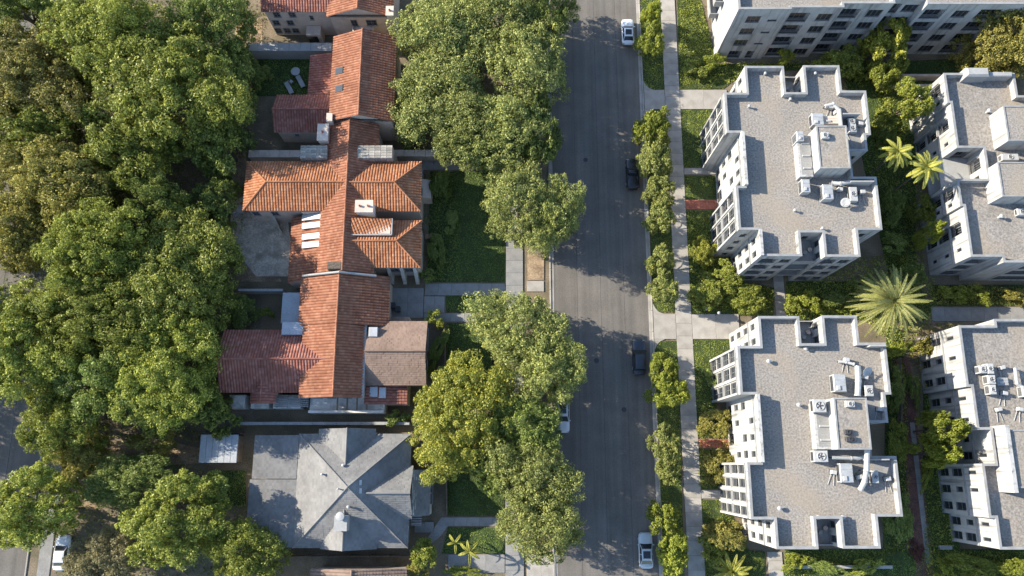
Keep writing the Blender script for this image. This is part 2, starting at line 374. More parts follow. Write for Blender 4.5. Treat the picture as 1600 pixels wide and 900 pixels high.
# courtyard and bare ground behind the tiled houses
sheet('patio', pxpoly([(362, 318), (380, 306), (450, 345), (462, 432), (400, 432), (372, 395), (360, 350)]), 0.09, 'patio', 0.2)
sheet('bare_ground', pxpoly([(180, 690), (240, 684), (312, 700), (312, 724), (240, 728), (190, 722), (150, 800), (130, 790)]), 0.03, 'bare', 0.1)
sheet('bare_ground', pxpoly([(320, 250), (385, 235), (385, 300), (330, 300)]), 0.03, 'bare', 0.1)
sheet('bare_ground', pxpoly([(352, 395), (420, 400), (440, 440), (360, 440)]), 0.03, 'bare', 0.1)
sheet('bare_ground', pxpoly([(365, 20), (410, 30), (410, 95), (370, 100)]), 0.03, 'bare', 0.1)
sheet('bare_ground', pxpoly([(660, 800), (690, 850), (665, 900), (640, 880)]), 0.02, 'soil', 0.1)
sheet('bare_ground', pxpoly([(824, 398), (850, 398), (850, 438), (824, 438)]), 0.11, 'bare', 0.1)
# the narrow street beyond the big trees
lx = rectG(-40, 600, 68, 760)
lane = MB().box(-84, lx[1], Y0, Y1, -0.2, 0.012).build('side_street', 'road2'); lane['kind'] = 'structure'
for i in range(5):
    wl_ = (lx[1] + 84) / 5
    MB().bbox(-84 + i * wl_ + .03, -84 + (i + 1) * wl_ - .03, Y0, Y1, 0, 0.032, 0.012).build('road_panel', 'road', lane)
k = MB().bbox(lx[1] + .02, lx[1] + .22, Y0, Y1, -0.1, 0.13, 0.03).build('kerb', 'conc'); k['kind'] = 'structure'
sheet('sidewalk', rpoly(lx[1] + 1.6, lx[1] + 3.2, Y0, Y1), 0.1, 'conc_d', 0.25)

# ------------------------------------------------------------------ leaf cloud machinery
def leaf_mesh(name, pos, nrm, size, tint, m, aspect=0.7):
    """one bent quad per leaf, numpy-built"""
    n = len(pos); rs = np.random.RandomState(len(pos) % 9999)
    nrm = nrm / (np.linalg.norm(nrm, axis=1, keepdims=True) + 1e-9)
    t = rs.normal(size=(n, 3)); t -= nrm * (t * nrm).sum(1, keepdims=True); t /= np.linalg.norm(t, axis=1, keepdims=True) + 1e-9
    b = np.cross(nrm, t)
    s = size[:, None]
    v = np.stack([pos - t * s, pos - b * s * aspect * .6 + nrm * s * .18, pos + t * s, pos + b * s * aspect * .6 + nrm * s * .18], 1).reshape(-1, 3)
    me = bpy.data.meshes.new(name)
    me.vertices.add(4 * n); me.vertices.foreach_set('co', v.astype(np.float32).ravel())
    me.loops.add(4 * n); me.loops.foreach_set('vertex_index', np.arange(4 * n, dtype=np.int32))
    me.polygons.add(n); me.polygons.foreach_set('loop_start', np.arange(0, 4 * n, 4, dtype=np.int32))
    at = me.attributes.new('tint', 'FLOAT', 'FACE'); at.data.foreach_set('value', tint.astype(np.float32))
    me.materials.append(m); me.update(calc_edges=True)
    return me


def crown_points(Rr, Hh, seed, nleaf, lobes, leaf, up=0.35):
    """lobes on a dome, clumps on the lobes, leaves on the clumps"""
    rs = np.random.RandomState(seed)
    cs, rr = [], []
    tries = 0
    f1, f2, f3 = rs.uniform(0, 6.28, 3)
    while len(cs) < lobes and tries < 4000:
        tries += 1
        a = rs.uniform(0, 2 * np.pi); q = math.sqrt(rs.uniform(0, 1)) * 0.78
        lr = Rr * rs.uniform(0.17, 0.36)
        wob = 1 + .10 * math.sin(2 * a + f1) + .09 * math.sin(3 * a + f2) + .06 * math.sin(5 * a + f3)
        x, y = q * Rr * math.cos(a) * wob, q * Rr * math.sin(a) * wob
        env = math.sqrt(max(0, 1 - (q / .98) ** 2)); z = Hh * env * rs.uniform(0.5, 0.82) if (q < 0.45 or rs.rand() < .6) else -Hh * rs.uniform(0.05, 0.5)
        c = np.array([x, y, z])
        if all(np.linalg.norm(c - d) > 0.72 * max(lr, e) for d, e in zip(cs, rr)):
            cs.append(c); rr.append(lr)
    P, N, T, SZ = [], [], [], []
    per = nleaf // max(1, len(cs))
    tot = sum(r * r for r in rr)
    for c, lr in zip(cs, rr):
        k = int(nleaf * lr * lr / tot)
        nsub = max(8, int(26 * (lr / (0.3 * Rr)) ** 1))
        d = rs.normal(size=(nsub, 3)); d[:, 2] = np.where(rs.rand(nsub) < .8, np.abs(d[:, 2]), d[:, 2]); d /= np.linalg.norm(d, axis=1, keepdims=True)
        sc = c + d * lr * np.array([1, 1, 0.9]) * rs.uniform(0.7, 1.0, (nsub, 1)); sr = lr * rs.uniform(0.14, 0.46, nsub)
        stint = rs.uniform(-0.22, 0.22, nsub)
        idx = rs.randint(0, nsub, k)
        e = rs.normal(size=(k, 3)); e[:, 2] += 0.35; e /= np.linalg.norm(e, axis=1, keepdims=True)
        rad = sr[idx] * np.cbrt(rs.uniform(0.25, 1.12, k))
        p = sc[idx] + e * rad[:, None]
        P.append(p); N.append(e + 0.85 * rs.normal(size=(k, 3)) + np.array([0, 0, up]))
        T.append(np.clip(rs.beta(.7, .8, k) + stint[idx], 0, 1)); SZ.append(leaf * rs.uniform(0.5, 1.35, k))
    return np.concatenate(P), np.concatenate(N), np.concatenate(SZ), np.concatenate(T), cs, rr


CROWNS = {}
def crown(kind, var, m):
    """shared crown and trunk meshes; sizes are in metres: radius, dome height, leaves, lobes, leaf half length"""
    key = (kind, var)
    if key in CROWNS: return CROWNS[key]
    Rr, Hh, nl, lo, lf = {'huge': (8.5, 6.6, 88000, 44, 0.16), 'big': (6.0, 5.2, 50000, 34, 0.15), 'airy': (7.0, 5.8, 50000, 46, 0.155), 'mid': (3.0, 2.6, 16000, 20, 0.125), 'small': (1.5, 1.2, 4500, 12, 0.10)}[kind]
    p, nn, sz, ti, cs, rr = crown_points(Rr, Hh, 100 + var * 17 + len(kind) * 5, nl, lo, lf)
    me = leaf_mesh('crown', p, nn, sz, ti, M[m])
    CROWNS[key] = (me, Rr, Hh, cs, rr)
    return CROWNS[key]


TRUNKS = {}
def tree(px, py, rx, ry, H, kind, m, label, name='tree', group=None, var=None, cat='tree', rz=None):
    var = rnd.randrange(3) if var is None else var
    me, Rr, Hh, cs, rr = crown(kind, var, m)
    ext = 0.98
    zc = H * (0.5 if kind in ('huge', 'big', 'airy') else 0.45)
    x, y = G(px, py, zc)
    scale_m = (CAM_H - zc) / (math.cos(TILT) + (py - 450) / FPX * math.sin(TILT)) / FPX
    sx, sy = rx * scale_m / (Rr * ext), ry * scale_m / (Rr * ext)
    zb = zc
    sz = (H - zb) / (Hh * 1.08)
    t = thing(name, label, cat, (x, y, 0), 0, group)
    q = rz if rz is not None else rnd.uniform(-0.4, 0.4) + rnd.choice([0, 1, 2, 3]) * math.pi / 2
    swap = abs(math.sin(q)) > 0.7
    co = put('crown', me, t, (0, 0, zb), (0, 0, q), (sy if swap else sx, sx if swap else sy, sz))
    co.material_slots[0].link = 'OBJECT'; co.material_slots[0].material = M[m]
    tk = (kind, var)
    if tk not in TRUNKS:
        mb = MB(); r0 = {'airy': .4, 'huge': .5, 'big': .36, 'mid': .15, 'small': .07}[kind]
        b = {'airy': 1.0, 'huge': 1.0, 'big': 1.0, 'mid': 0.5, 'small': 0.3}[kind]
        zb0 = {'airy': 5.8, 'huge': 6.6, 'big': 5.2, 'mid': 2.3, 'small': 1.0}[kind]
        mb.tube([(0, 0, -0.3), (0.03, 0.02, 0.25), (0.1, -0.05, zb0 * .5), (0.05, 0.1, zb0)], [r0 * 1.5, r0 * 1.05, r0 * .85, r0 * .6], 9)
        for c, lr in list(zip(cs, rr))[:7]:
            mb.tube([(0.08, 0.02, zb0 * .6), (c[0] * .45, c[1] * .45, zb0 * .8 + (c[2]) * .35), (c[0], c[1], zb0 + c[2])], [r0 * .5, r0 * .3, r0 * .1], 6)
        TRUNKS[tk] = (mb.mesh('trunk', M['bark'], None, True), zb0)
    tm, zb0 = TRUNKS[tk]
    put('trunk', tm, t, (0, 0, 0), (0, 0, q), (sy if swap else sx, sx if swap else sy, zb / zb0))
    return t


def cover(name, poly_px, m, h, dens, leaf, z=0.1, label=None):
    """low planting nobody could count: leaves spread over a bed with a lumpy top"""
    pts = np.array([G(x, y, z) for x, y in poly_px]); dens *= 1.4; rs = np.random.RandomState(len(poly_px) * 31 + int(pts[0][0] * 10) % 997)
    lo, hi = pts.min(0), pts.max(0); area = np.prod(hi - lo); n = int(area * dens)
    p = rs.uniform(lo, hi, (n, 2)); ins = np.zeros(n, bool); j = len(pts) - 1
    for i in range(len(pts)):
        xi, yi = pts[i]; xj, yj = pts[j]
        c = ((yi > p[:, 1]) != (yj > p[:, 1])) & (p[:, 0] < (xj - xi) * (p[:, 1] - yi) / (yj - yi + 1e-9) + xi)
        ins ^= c; j = i
    p = p[ins]; n = len(p)
    cl = rs.uniform(lo, hi, (max(3, int(area * 0.7)), 2)); hh = rs.uniform(0.3, 1, len(cl)); ct = rs.uniform(-.3, .3, len(cl))
    d = ((p[:, None, :] - cl[None]) ** 2).sum(2); k = d.argmin(1); dm = np.sqrt(d.min(1))
    zz = z + h * hh[k] * np.clip(1 - (dm / 0.95) ** 2, 0.08, 1) * rs.uniform(0.55, 1.05, n)
    nn = np.concatenate([(p - cl[k]) * 0.8, np.full((n, 1), 0.7)], 1) + 0.5 * rs.normal(size=(n, 3))
    me = leaf_mesh(name, np.column_stack([p, zz]), nn, leaf * rs.uniform(.6, 1.2, n), np.clip(rs.beta(2, 2, n) + ct[k], 0, 1), M[m])
    return tag(put(name, me), label or None, None, None, 'stuff')


def lawn(polys_px, m, name='lawn', z=0.08, gh=0.10, dens=55, ground='grass_g'):
    for i, pp in enumerate(polys_px):
        sheet(name, pxpoly(pp), z, ground, 0.25)
        cover('grass', pp, m, gh, dens, 0.09, z)

# lawns on the house side (in shade) and on the apartment side (sunlight put into the blade colour)
lawn([[(672, 268), (788, 268), (790, 441), (668, 441)], [(697, 462), (788, 462), (788, 488), (697, 488)],
      [(698, 505), (788, 505), (788, 640), (698, 640)], [(699, 700), (788, 700), (788, 806), (699, 806)],
      [(700, 824), (788, 824), (788, 865), (690, 865)], [(395, 88), (484, 88), (484, 150), (395, 150)], [(330, 735), (384, 735), (384, 790), (335, 790)]], 'grass')
pk = [[(1001, 0), (1031, 0), (1038, 141), (1006, 141)], [(1009, 172), (1040, 172), (1057, 488), (1021, 488)],
      [(1022, 533), (1059, 533), (1069, 905), (1037, 905)]]
lawn(pk, 'grass_sunlit', 'verge')
lawn([[(1058, 0), (1095, 0), (1120, 100), (1330, 100), (1330, 108), (1165, 112), (1130, 139), (1062, 139)], [(1064, 172), (1112, 172), (1098, 260), (1067, 262)],
      [(1068, 275), (1118, 275), (1122, 311), (1070, 311)], [(1072, 329), (1120, 329), (1160, 440), (1210, 450), (1208, 494), (1081, 492)],
      [(1083, 531), (1145, 531), (1118, 640), (1150, 684), (1087, 684)], [(1088, 702), (1145, 702), (1140, 764), (1091, 764)],
      [(1092, 781), (1132, 781), (1170, 860), (1195, 862), (1195, 905), (1097, 905)]], 'grass_sunlit')
lawn([[(1330, 100), (1640, 85), (1640, 112), (1470, 118), (1430, 200), (1430, 480), (1400, 480), (1350, 260), (1320, 120)],
      [(1228, 440), (1430, 440), (1455, 480), (1450, 500), (1228, 500)], [(1385, 500), (1412, 520), (1414, 860), (1380, 860)],
      [(1442, 560), (1480, 560), (1500, 860), (1442, 860)], [(1226, 858), (1640, 858), (1640, 910), (1226, 910)], [(1455, 445), (1640, 445), (1640, 478), (1455, 478)]], 'grass')

# ------------------------------------------------------------------ flat-roofed apartment blocks
def rectify(px, z):
    p = [list(G(x, y, z)) for x, y in px]; n = len(p); q = [list(v) for v in p]
    for i in range(n):
        j = (i + 1) % n
        if abs(p[i][0] - p[j][0]) < abs(p[i][1] - p[j][1]):
            q[i][0] = q[j][0] = (p[i][0] + p[j][0]) / 2
        else:
            q[i][1] = q[j][1] = (p[i][1] + p[j][1]) / 2
    return [tuple(v) for v in q]

def normals(poly):
    out = []
    for i in range(len(poly)):
        a, b = Vector(poly[i]), Vector(poly[(i + 1) % len(poly)]); d = (b - a).normalized()
        out.append(Vector((-d.y, d.x)))
    return out

def inset(poly, d):
    ns = normals(poly)
    return [(p[0] - d * (ns[i - 1].x + ns[i].x), p[1] - d * (ns[i - 1].y + ns[i].y)) for i, p in enumerate(poly)]

WIN = {}
def window_mesh(w, h, nm, rows=1):
    key = (round(w, 2), round(h, 2), nm, rows)
    if key not in WIN:
        f = MB(); t = 0.07
        f.box(-w / 2, -w / 2 + t, 0.04, 0.14, 0, h); f.box(w / 2 - t, w / 2, 0.04, 0.14, 0, h)
        f.box(-w / 2 + t, w / 2 - t, 0.045, 0.135, 0, t); f.box(-w / 2 + t, w / 2 - t, 0.045, 0.135, h - t, h)
        for i in range(1, nm):
            x = -w / 2 + w * i / nm; f.box(x - .025, x + .025, 0.06, 0.13, t, h - t)
        for i in range(1, rows):
            z = h * i / rows; f.box(-w / 2 + t, w / 2 - t, 0.065, 0.125, z - .025, z + .025)
        sill = MB().box(-w / 2 - .08, w / 2 + .08, -0.07, 0.05, -0.08, 0.0)
        g = MB().quad((-w / 2 + t, .1, t), (w / 2 - t, .1, t), (w / 2 - t, .1, h - t), (-w / 2 + t, .1, h - t))
        WIN[key] = (f.mesh('window', M['frame']), g.mesh('pane', M['glass']), sill.mesh('sill', M['coping']))
    return WIN[key]

def add_window(parent, pos, n, w, h, nm=2, rows=1, sill=True):
    base = base_of(parent); phi = math.atan2(n.x, -n.y)
    f, g, s = window_mesh(w, h, nm, rows)
    o = put('window', f, parent, Vector(pos) - base, (0, 0, phi))
    put('pane', g, o)
    if sill: put('sill', s, o)
    return o

def facade(mb, a, b, z0, z1, holes):
    """wall from a to b with recessed openings; holes = (u0,u1,v0,v1,depth)"""
    a, b = Vector(a), Vector(b); L = (b - a).length; d = (b - a) / L; n = Vector((-d.y, d.x))
    us = sorted({0, L, *[h[0] for h in holes], *[h[1] for h in holes]}); vs_ = sorted({z0, z1, *[h[2] for h in holes], *[h[3] for h in holes]})
    P = lambda u, v, dep=0: (a.x + d.x * u - n.x * dep, a.y + d.y * u - n.y * dep, v)
    for i in range(len(us) - 1):
        for j in range(len(vs_) - 1):
            um, vm = (us[i] + us[i + 1]) / 2, (vs_[j] + vs_[j + 1]) / 2
            if any(h[0] < um < h[1] and h[2] < vm < h[3] for h in holes): continue
            mb.quad(P(us[i], vs_[j]), P(us[i + 1], vs_[j]), P(us[i + 1], vs_[j + 1]), P(us[i], vs_[j + 1]))
    for u0, u1, v0, v1, dep in holes:
        mb.quad(P(u0, v0), P(u0, v0, dep), P(u0, v1, dep), P(u0, v1)); mb.quad(P(u1, v0), P(u1, v0, dep), P(u1, v1, dep), P(u1, v1))
        mb.quad(P(u0, v0), P(u1, v0), P(u1, v0, dep), P(u0, v0, dep)); mb.quad(P(u0, v1), P(u1, v1), P(u1, v1, dep), P(u0, v1, dep))
        mb.quad(P(u0, v0, dep), P(u1, v0, dep), P(u1, v1, dep), P(u0, v1, dep))
    return n, d, a, L

RAILS = {}
def rail_mesh(w, solid=False):
    key = (round(w, 2), solid)
    if key not in RAILS:
        mb = MB()
        if solid: mb.box(-w / 2, w / 2, -.06, .06, 0, 1.0)
        else:
            mb.box(-w / 2, w / 2, -.025, .025, .95, 1.0); mb.box(-w / 2, w / 2, -.02, .02, .08, .12)
            k = max(2, int(w / .16))
            for i in range(k + 1):
                x = -w / 2 + w * i / k; mb.box(x - .012, x + .012, -.012, .012, .12, .95)
        RAILS[key] = mb.mesh('railing', M['coping'] if solid else M['frame'])
    return RAILS[key]

def apartment(name, label, outline, spec, zr=12.0, ph=0.9, tall=None, wallm='plaster', floors=4):
    """outline clockwise from the north-west corner; spec(i, n, L) lists openings (kind, u, z, w, h)"""
    xs = [p[0] for p in outline]; ys = [p[1] for p in outline]
    base = ((min(xs) + max(xs)) / 2, (min(ys) + max(ys)) / 2, 0)
    t = thing(name, label, 'apartment building', base)
    zt = zr + ph; wall = MB(); ns = normals(outline); N = len(outline)
    pil = []; strs = []; winlist = []
    for i in range(N):
        a, b = outline[i], outline[(i + 1) % N]; L = math.dist(a, b)
        items = spec(i, ns[i], L)
        holes = []
        for it in items:
            kind, u, z, w, h = it[:5]
            if kind in ('win', 'slot'): holes.append((u - w / 2, u + w / 2, z, z + h, 0.18))
            if kind == 'loggia': holes.append((u - w / 2, u + w / 2, z, z + h, .6))
        n, d, av, L = facade(wall, a, b, 0, zt, holes)
        for it in items:
            kind, u, z, w, h = it[:5]; p = av + d * u
            if kind == 'win': add_window(t, (p.x - n.x * .04, p.y - n.y * .04, z), n, w, h, max(1, round(w / .75)), 2 if h > 1.7 else 1)
            if kind == 'slot': add_window(t, (p.x - n.x * .04, p.y - n.y * .04, z), n, w, h, 1, 1, False)
            if kind == 'loggia':
                q = p - n * .44
                add_window(t, (q.x, q.y, z + .02), n, w - .5, h - .15, 3, 1, False)
                c = [p + d * sg * (w / 2 - .03) - n * o for sg, o in ((-1, .16), (1, .16), (1, .42), (-1, .42))]
                MB().prism([(v.x, v.y) for v in c], z + .005, z + .03).build('balcony_floor_shade', 'loggia', t)  # thin dark sheet over the plaster floor, so the loggia looks shaded
                q = p - n * .1 - Vector(base[:2])
                put('railing', rail_mesh(w - .02), t, (q.x, q.y, z), (0, 0, math.atan2(n.x, -n.y)))
            if kind == 'pil':
                q = p + n * .08; MB_ = MB(); hw = w / 2
                c = [q + d * s * hw + n * o for s, o in ((-1, -.079), (1, -.079), (1, .09), (-1, .09))]
                MB_.prism([(v.x, v.y) for v in c], z, z + h).build('pilaster', 'plaster', t)
            if kind == 'band':
                q = p; c = [q + d * s * w / 2 + n * o for s, o in ((-1, .001), (1, .001), (1, .16), (-1, .16))]
                MB().prism([(v.x, v.y) for v in c], z, z + h).build('string_course', 'coping', t)
            if kind == 'balc':
                dep = 1.3; c = [p + d * s * w / 2 + n * o for s, o in ((-1, .002), (1, .002), (1, dep), (-1, dep))]
                bl = MB().prism([(v.x, v.y) for v in c], z - .18, z).build('balcony', 'plaster', t)
                ins = [(p + d * s * (w / 2 - .0) + n * o) for s, o in ((-1, .01), (-1, dep))]
                q = p + n * (dep - .06); put('railing', rail_mesh(w, True), bl, (q.x - base[0], q.y - base[1], z + .001), (0, 0, math.atan2(n.x, -n.y)))
                for s in (-1, 1):
                    q = p + d * s * (w / 2 - .06) + n * (dep / 2 - .06); put('railing', rail_mesh(dep - .13, True), bl, (q.x - base[0], q.y - base[1], z + .001), (0, 0, math.atan2(n.x, -n.y) + math.pi / 2))
    wall.build('wall', wallm, t)
    inn = inset(outline, 0.24); out = inset(outline, -0.04)
    par = MB()
    for i in range(N):
        j = (i + 1) % N
        par.quad((*inn[i], zr - .05), (*inn[j], zr - .05), (*inn[j], zt), (*inn[i], zt))
        h = 0.12 if not tall or i not in tall else tall[i]
        c = MB(); e = inset(outline, 0.27)
        c.prism([out[i], out[j], e[j], e[i]], zt + .001, zt + h)
        c.build('coping', 'coping', t)
    par.build('parapet', wallm, t)
    r = inset(outline, 0.2); m = MB(); m.add([(x, y, zr) for x, y in r], [tuple(range(N))[::-1]])
    m.build('roof', 'gravel', t)
    return t

def spec_std(recess=(), seed=1, south_log=(), skip=()):
    def f(i, n, L):
        out = []
        if i in skip: return out
        if n.x < -0.5 and L > 1.0:
            if i in recess:
                k = 4; step = L / k
                for c in range(k):
                    for fl in range(4):
                        if (c * 7 + fl * 3 + i) % 5 == 0: continue
                        if c == 1 and fl < 2: out.append(('loggia', (c + .5) * step, fl * 3 + .3, 1.5, 2.4))
                        else: out.append(('win', (c + .5) * step, fl * 3 + .9, .75 if fl % 2 else .95, 1.5))
                out.append(('band', L / 2, 11.95, L - .02, .16))
            elif L > 4.2:
                k = max(2, round(L / 1.75)); step = L / k
                for c in range(k):
                    for fl in range(4):
                        out.append(('win', (c + .5) * step, fl * 3.0 + .22, step - .55, 2.55))
                for c in range(k + 1):
                    u = min(max(c * step, .14), L - .14); out.append(('pil', u, .02, .26, 11.9))
                out.append(('band', L / 2, 5.8, L - .02, .22)); out.append(('band', L / 2, 11.95, L - .02, .2))
            elif L > 2:
                k = 1 if L < 3 else 2
                for c in range(k):
                    for fl in range(4): out.append(('win', (c + .5) * L / k, fl * 3.0 + .8, .8, 1.5))
                out.append(('band', L / 2, 8.8, L - .02, .18))
        if n.y < -0.5 and L > 3.4:
            big = i in south_log
            if big:
                for fl in range(4):
                    out.append(('loggia', L * .68, fl * 3 + .25, min(2.7, L * .42), 2.3)); out.append(('win', L * .24, fl * 3 + .8, 1.35, 1.5))
            else:
                k = 2 if L < 7 else round(L / 3)
                for c in range(k):
                    for fl in range(4): out.append(('win', (c + .6) * L / (k + .2), fl * 3 + .8, 1.3, 1.5))
        elif n.y < -0.5 and L > 1.8:
            for fl in range(4): out.append(('win', L / 2, fl * 3 + .9, .8, 1.3))
        return out
    return f

ZT = 12.9
outA = rectify([(1163, 104), (1225, 104), (1226, 145), (1257, 145), (1256, 103), (1311, 103), (1314, 143), (1352, 142), (1360, 211), (1353, 211), (1354, 236),
                (1329, 236), (1331, 277), (1369, 277), (1377, 359), (1338, 359), (1345, 401), (1288, 401), (1286, 363), (1250, 363), (1252, 400), (1189, 400),
                (1185, 359), (1156, 359), (1148, 292), (1163, 290), (1157, 207), (1136, 208), (1131, 144), (1167, 147)], ZT)
outB = rectify([(1182, 494), (1248, 495), (1251, 537), (1287, 537), (1284, 494), (1338, 493), (1341, 537), (1384, 535), (1390, 616), (1384, 616), (1385, 660),
                (1357, 660), (1360, 713), (1399, 713), (1410, 806), (1370, 807), (1375, 856), (1316, 857), (1313, 810), (1274, 810), (1278, 857), (1214, 858), (1209, 811),
                (1173, 811), (1168, 723), (1187, 722), (1181, 616), (1157, 616), (1152, 541), (1190, 541)], ZT)
E1 = G(1700, 117, ZT)[0]
ZC = 9.9
outC = rectify([(1474.5, 117), (1583, 113), (1590, 150), (1720, 150), (1790, 410), (1568, 410), (1566, 401), (1514.5, 401), (1507.5, 322), (1500, 322), (1495, 280), (1541, 280),
                (1539, 231), (1494.5, 231), (1485.5, 161), (1480, 161)], ZC)
outD = rectify([(1498, 509), (1553, 509), (1553, 499), (1740, 499), (1800, 858), (1561, 858), (1556, 809), (1543, 809), (1536, 725), (1553, 724), (1549, 671), (1526, 671),
                (1518, 604), (1509, 604)], ZC)
yN = G(1236, 6, ZT)[1] + 22
e0 = G(1154, 14.5, ZT); e1 = G(1236.5, 14.5, ZT); e2 = G(1236.5, 6.5, ZT); e3 = G(1447, 4, ZT); e4 = G(1620, 2, ZT)
st1, st2, st3 = G(1318, 5, ZT)[0], G(1398, 5, ZT)[0], G(1449, 4, ZT)[0]
outE = [(e0[0], yN), (e4[0] + 8, yN), (e4[0] + 8, e2[1]), (st3, e2[1]), (st3, e2[1] + .9), (st2, e2[1] + .9), (st2, e2[1] + .1), (st1, e2[1] + .1), (st1, e2[1] - .5), (e1[0], e2[1] - .5), (e1[0], e0[1]), (e0[0], e0[1])]

def spec_C(i, n, L):
    out = []
    if n.x < -.5 and L > 3:
        for fl in range(3):
            out.append(('loggia', L * .62, fl * 3 + .2, 1.5, 2.6)); out.append(('slot', L * .22, fl * 3 + 1.1, .5, 1.1))
        out.append(('pil', L * .62 + 1.0,   .02, .3, 8.6)); out.append(('band', L / 2, 6.0, L - .02, .2))
    elif n.y < -.5 and L > 3.4:
        for fl in range(3):
            out.append(('loggia', L * .5, fl * 3 + .25, L * .55, 2.3))
    elif n.y < -.5 and L > 8: pass
    return out
def spec_D(i, n, L):
    out = []
    if n.x < -.5 and L > 2.5:
        k = max(2, round(L / 2.2)); st = L / k
        for c in range(k):
            for fl in range(3):
                if fl < 1 or (fl == 1 and c % 2 == 0): out.append(('win', (c + .5) * st, fl * 3 + .35, min(1.0, st - .6), 2.1))
                elif fl == 1: out.append(('win', (c + .5) * st, fl * 3 + .9, .7, 1.3))
                elif (c + fl + i) % 3: out.append(('slot', (c + .5) * st, fl * 3 + .8, .5, 1.7))
        out.append(('band', L / 2, 5.9, L - .02, .2)); out.append(('band', L / 2, .0, L - .02, .25))
    elif n.y < -.5 and L > 3:
        for c in range(max(1, int(L / 3.2))):
            for fl in range(3): out.append(('win', 1.6 + c * 3.2, fl * 3 + .8, 1.5, 1.6))
    return out
aptA = apartment('apartment_block', 'upper stepped white block with a gravel roof, across from the black pickup', outA, spec_std(recess=(25,), south_log=(16, 20)))
aptB = apartment('apartment_block', 'lower stepped white block with a gravel roof, just below the huge palm', outB, spec_std(recess=(25,)))
aptC = apartment('apartment_block', 'brown-roofed apartment block with two penthouses behind the pair of small palms', outC, spec_C, zr=9.0, floors=3)
aptD = apartment('apartment_block', 'white corner block with tall windows beside the bright lime tree pair', outD, spec_D, zr=9.0, floors=3)

def spec_E(i, n, L):
    out = []
    if n.y < -.5 and i == len(outE) - 2:        # projecting corner block
        for fl in range(4):
            out.append(('win' if fl else 'loggia', L * .62, fl * 3 + (.75 if fl else .15), 1.9, 1.5 if fl else 2.1))
            if fl: out.append(('slot', L * .24, fl * 3 + .9, 1.3, .55))
            else: out.append(('loggia', L * .3, .15, 1.1, 2.1))
    elif n.y < -.5:
        # edges run east to west, so u is measured from the east end
        k = max(2, round(L / 3.9)); step = L / k
        for c in range(k):
            u = L - (c + .5) * step
            for fl in range(4):
                if c % 2 == 0: out.append(('loggia', u, fl * 3 + .3, min(2.9, step - .8), 2.35))
                else: out.append(('win', u, fl * 3 + .75, 2.0, 1.65))
    elif n.x < -.5 and L > 10:
        for y in (L - 4.2, L - 10, L - 16):
            for fl in range(4):
                out.append(('win', y, fl * 3 + .2, 2.2, 2.2))
                if fl: out.append(('balc', y, fl * 3.0, 3.6, 1))
        for y in (L - 1.2, L - 7.1, L - 13): out.append(('pil', y, .02, .4, 12.4))
    return out
aptE = apartment('apartment_block', 'long white apartment block along the top edge with rows of dark loggias', outE, spec_E)

# raised parapet lengths beside the recessed facades, balconies in the notches
def screen_wall(t, px0, px1, z0, z1, th=0.3, m='plaster', name='screen_wall'):
    a = Vector(G(*px0, z1)); b = Vector(G(*px1, z1))
    if abs(a.x - b.x) > abs(a.y - b.y): y = (a.y + b.y) / 2; mb = MB().box(a.x, b.x, y - th / 2, y + th / 2, z0, z1)
    else: x = (a.x + b.x) / 2; mb = MB().box(x - th / 2, x + th / 2, a.y, b.y, z0, z1)
    return mb.build(name, m, t)

def raise_par(t, out, i, z0, z1):
    a, b = out[i], out[(i + 1) % len(out)]; n = normals(out)[i]; d = (Vector(b) - Vector(a)).normalized()
    A, B = Vector(a) + n * .045 + d * .02, Vector(b) + n * .045 - d * .02
    c = [A, B, B - n * .37, A - n * .37]
    MB().prism([(v.x, v.y) for v in c], z0, z1).build('raised_parapet', 'plaster', t)
raise_par(aptA, outA, 25, ZT + .121, ZT + .62); raise_par(aptB, outB, 25, ZT + .121, ZT + .62)
raise_par(aptA, outA, 21, ZT + .121, ZT + .35)

def notch_balconies(t, x0, x1, y0, y1, front, base_lv=(3, 6, 9)):
    bx = base_of(t)
    for z in base_lv:
        s = MB().box(x0 + .02, x1 - .02, y0 + .03, y1 - .03, z + .05, z + .25).build('balcony', 'greyplaster', t)
        yy = y0 + .1 if front == 's' else y1 - .1
        put('railing', rail_mesh(x1 - x0 - .1, z == 9), s, (((x0 + x1) / 2) - bx.x, yy - bx.y, z + .25))
        if z == 9:
            for k in range(4):
                xx = x0 + .5 + k * (x1 - x0 - 1) / 3
                MB().lathe(xx, (y0 + y1) / 2 + rnd.uniform(-.5, .5), [(.22, z + .26), (.3, z + .75), (.27, z + .75), (.26, z + .7)], 10).build('planter', 'stucco' if k % 2 else 'greyplaster', s)
def notch_of(out, i): # vertices i..i+3 form a notch
    xs = [out[i][0], out[i + 2][0]]; ys = [out[i][1], out[i + 1][1]]
    return min(xs), max(xs), min(ys), max(ys)
notch_balconies(aptA, *notch_of(outA, 1), 'n'); notch_balconies(aptB, *notch_of(outB, 1), 'n')
notch_balconies(aptA, *notch_of(outA, 17), 's'); notch_balconies(aptB, *notch_of(outB, 17), 's')
notch_balconies(aptC, outC[10][0], outC[11][0], outC[11][1], outC[12][1], 's', (3, 6))

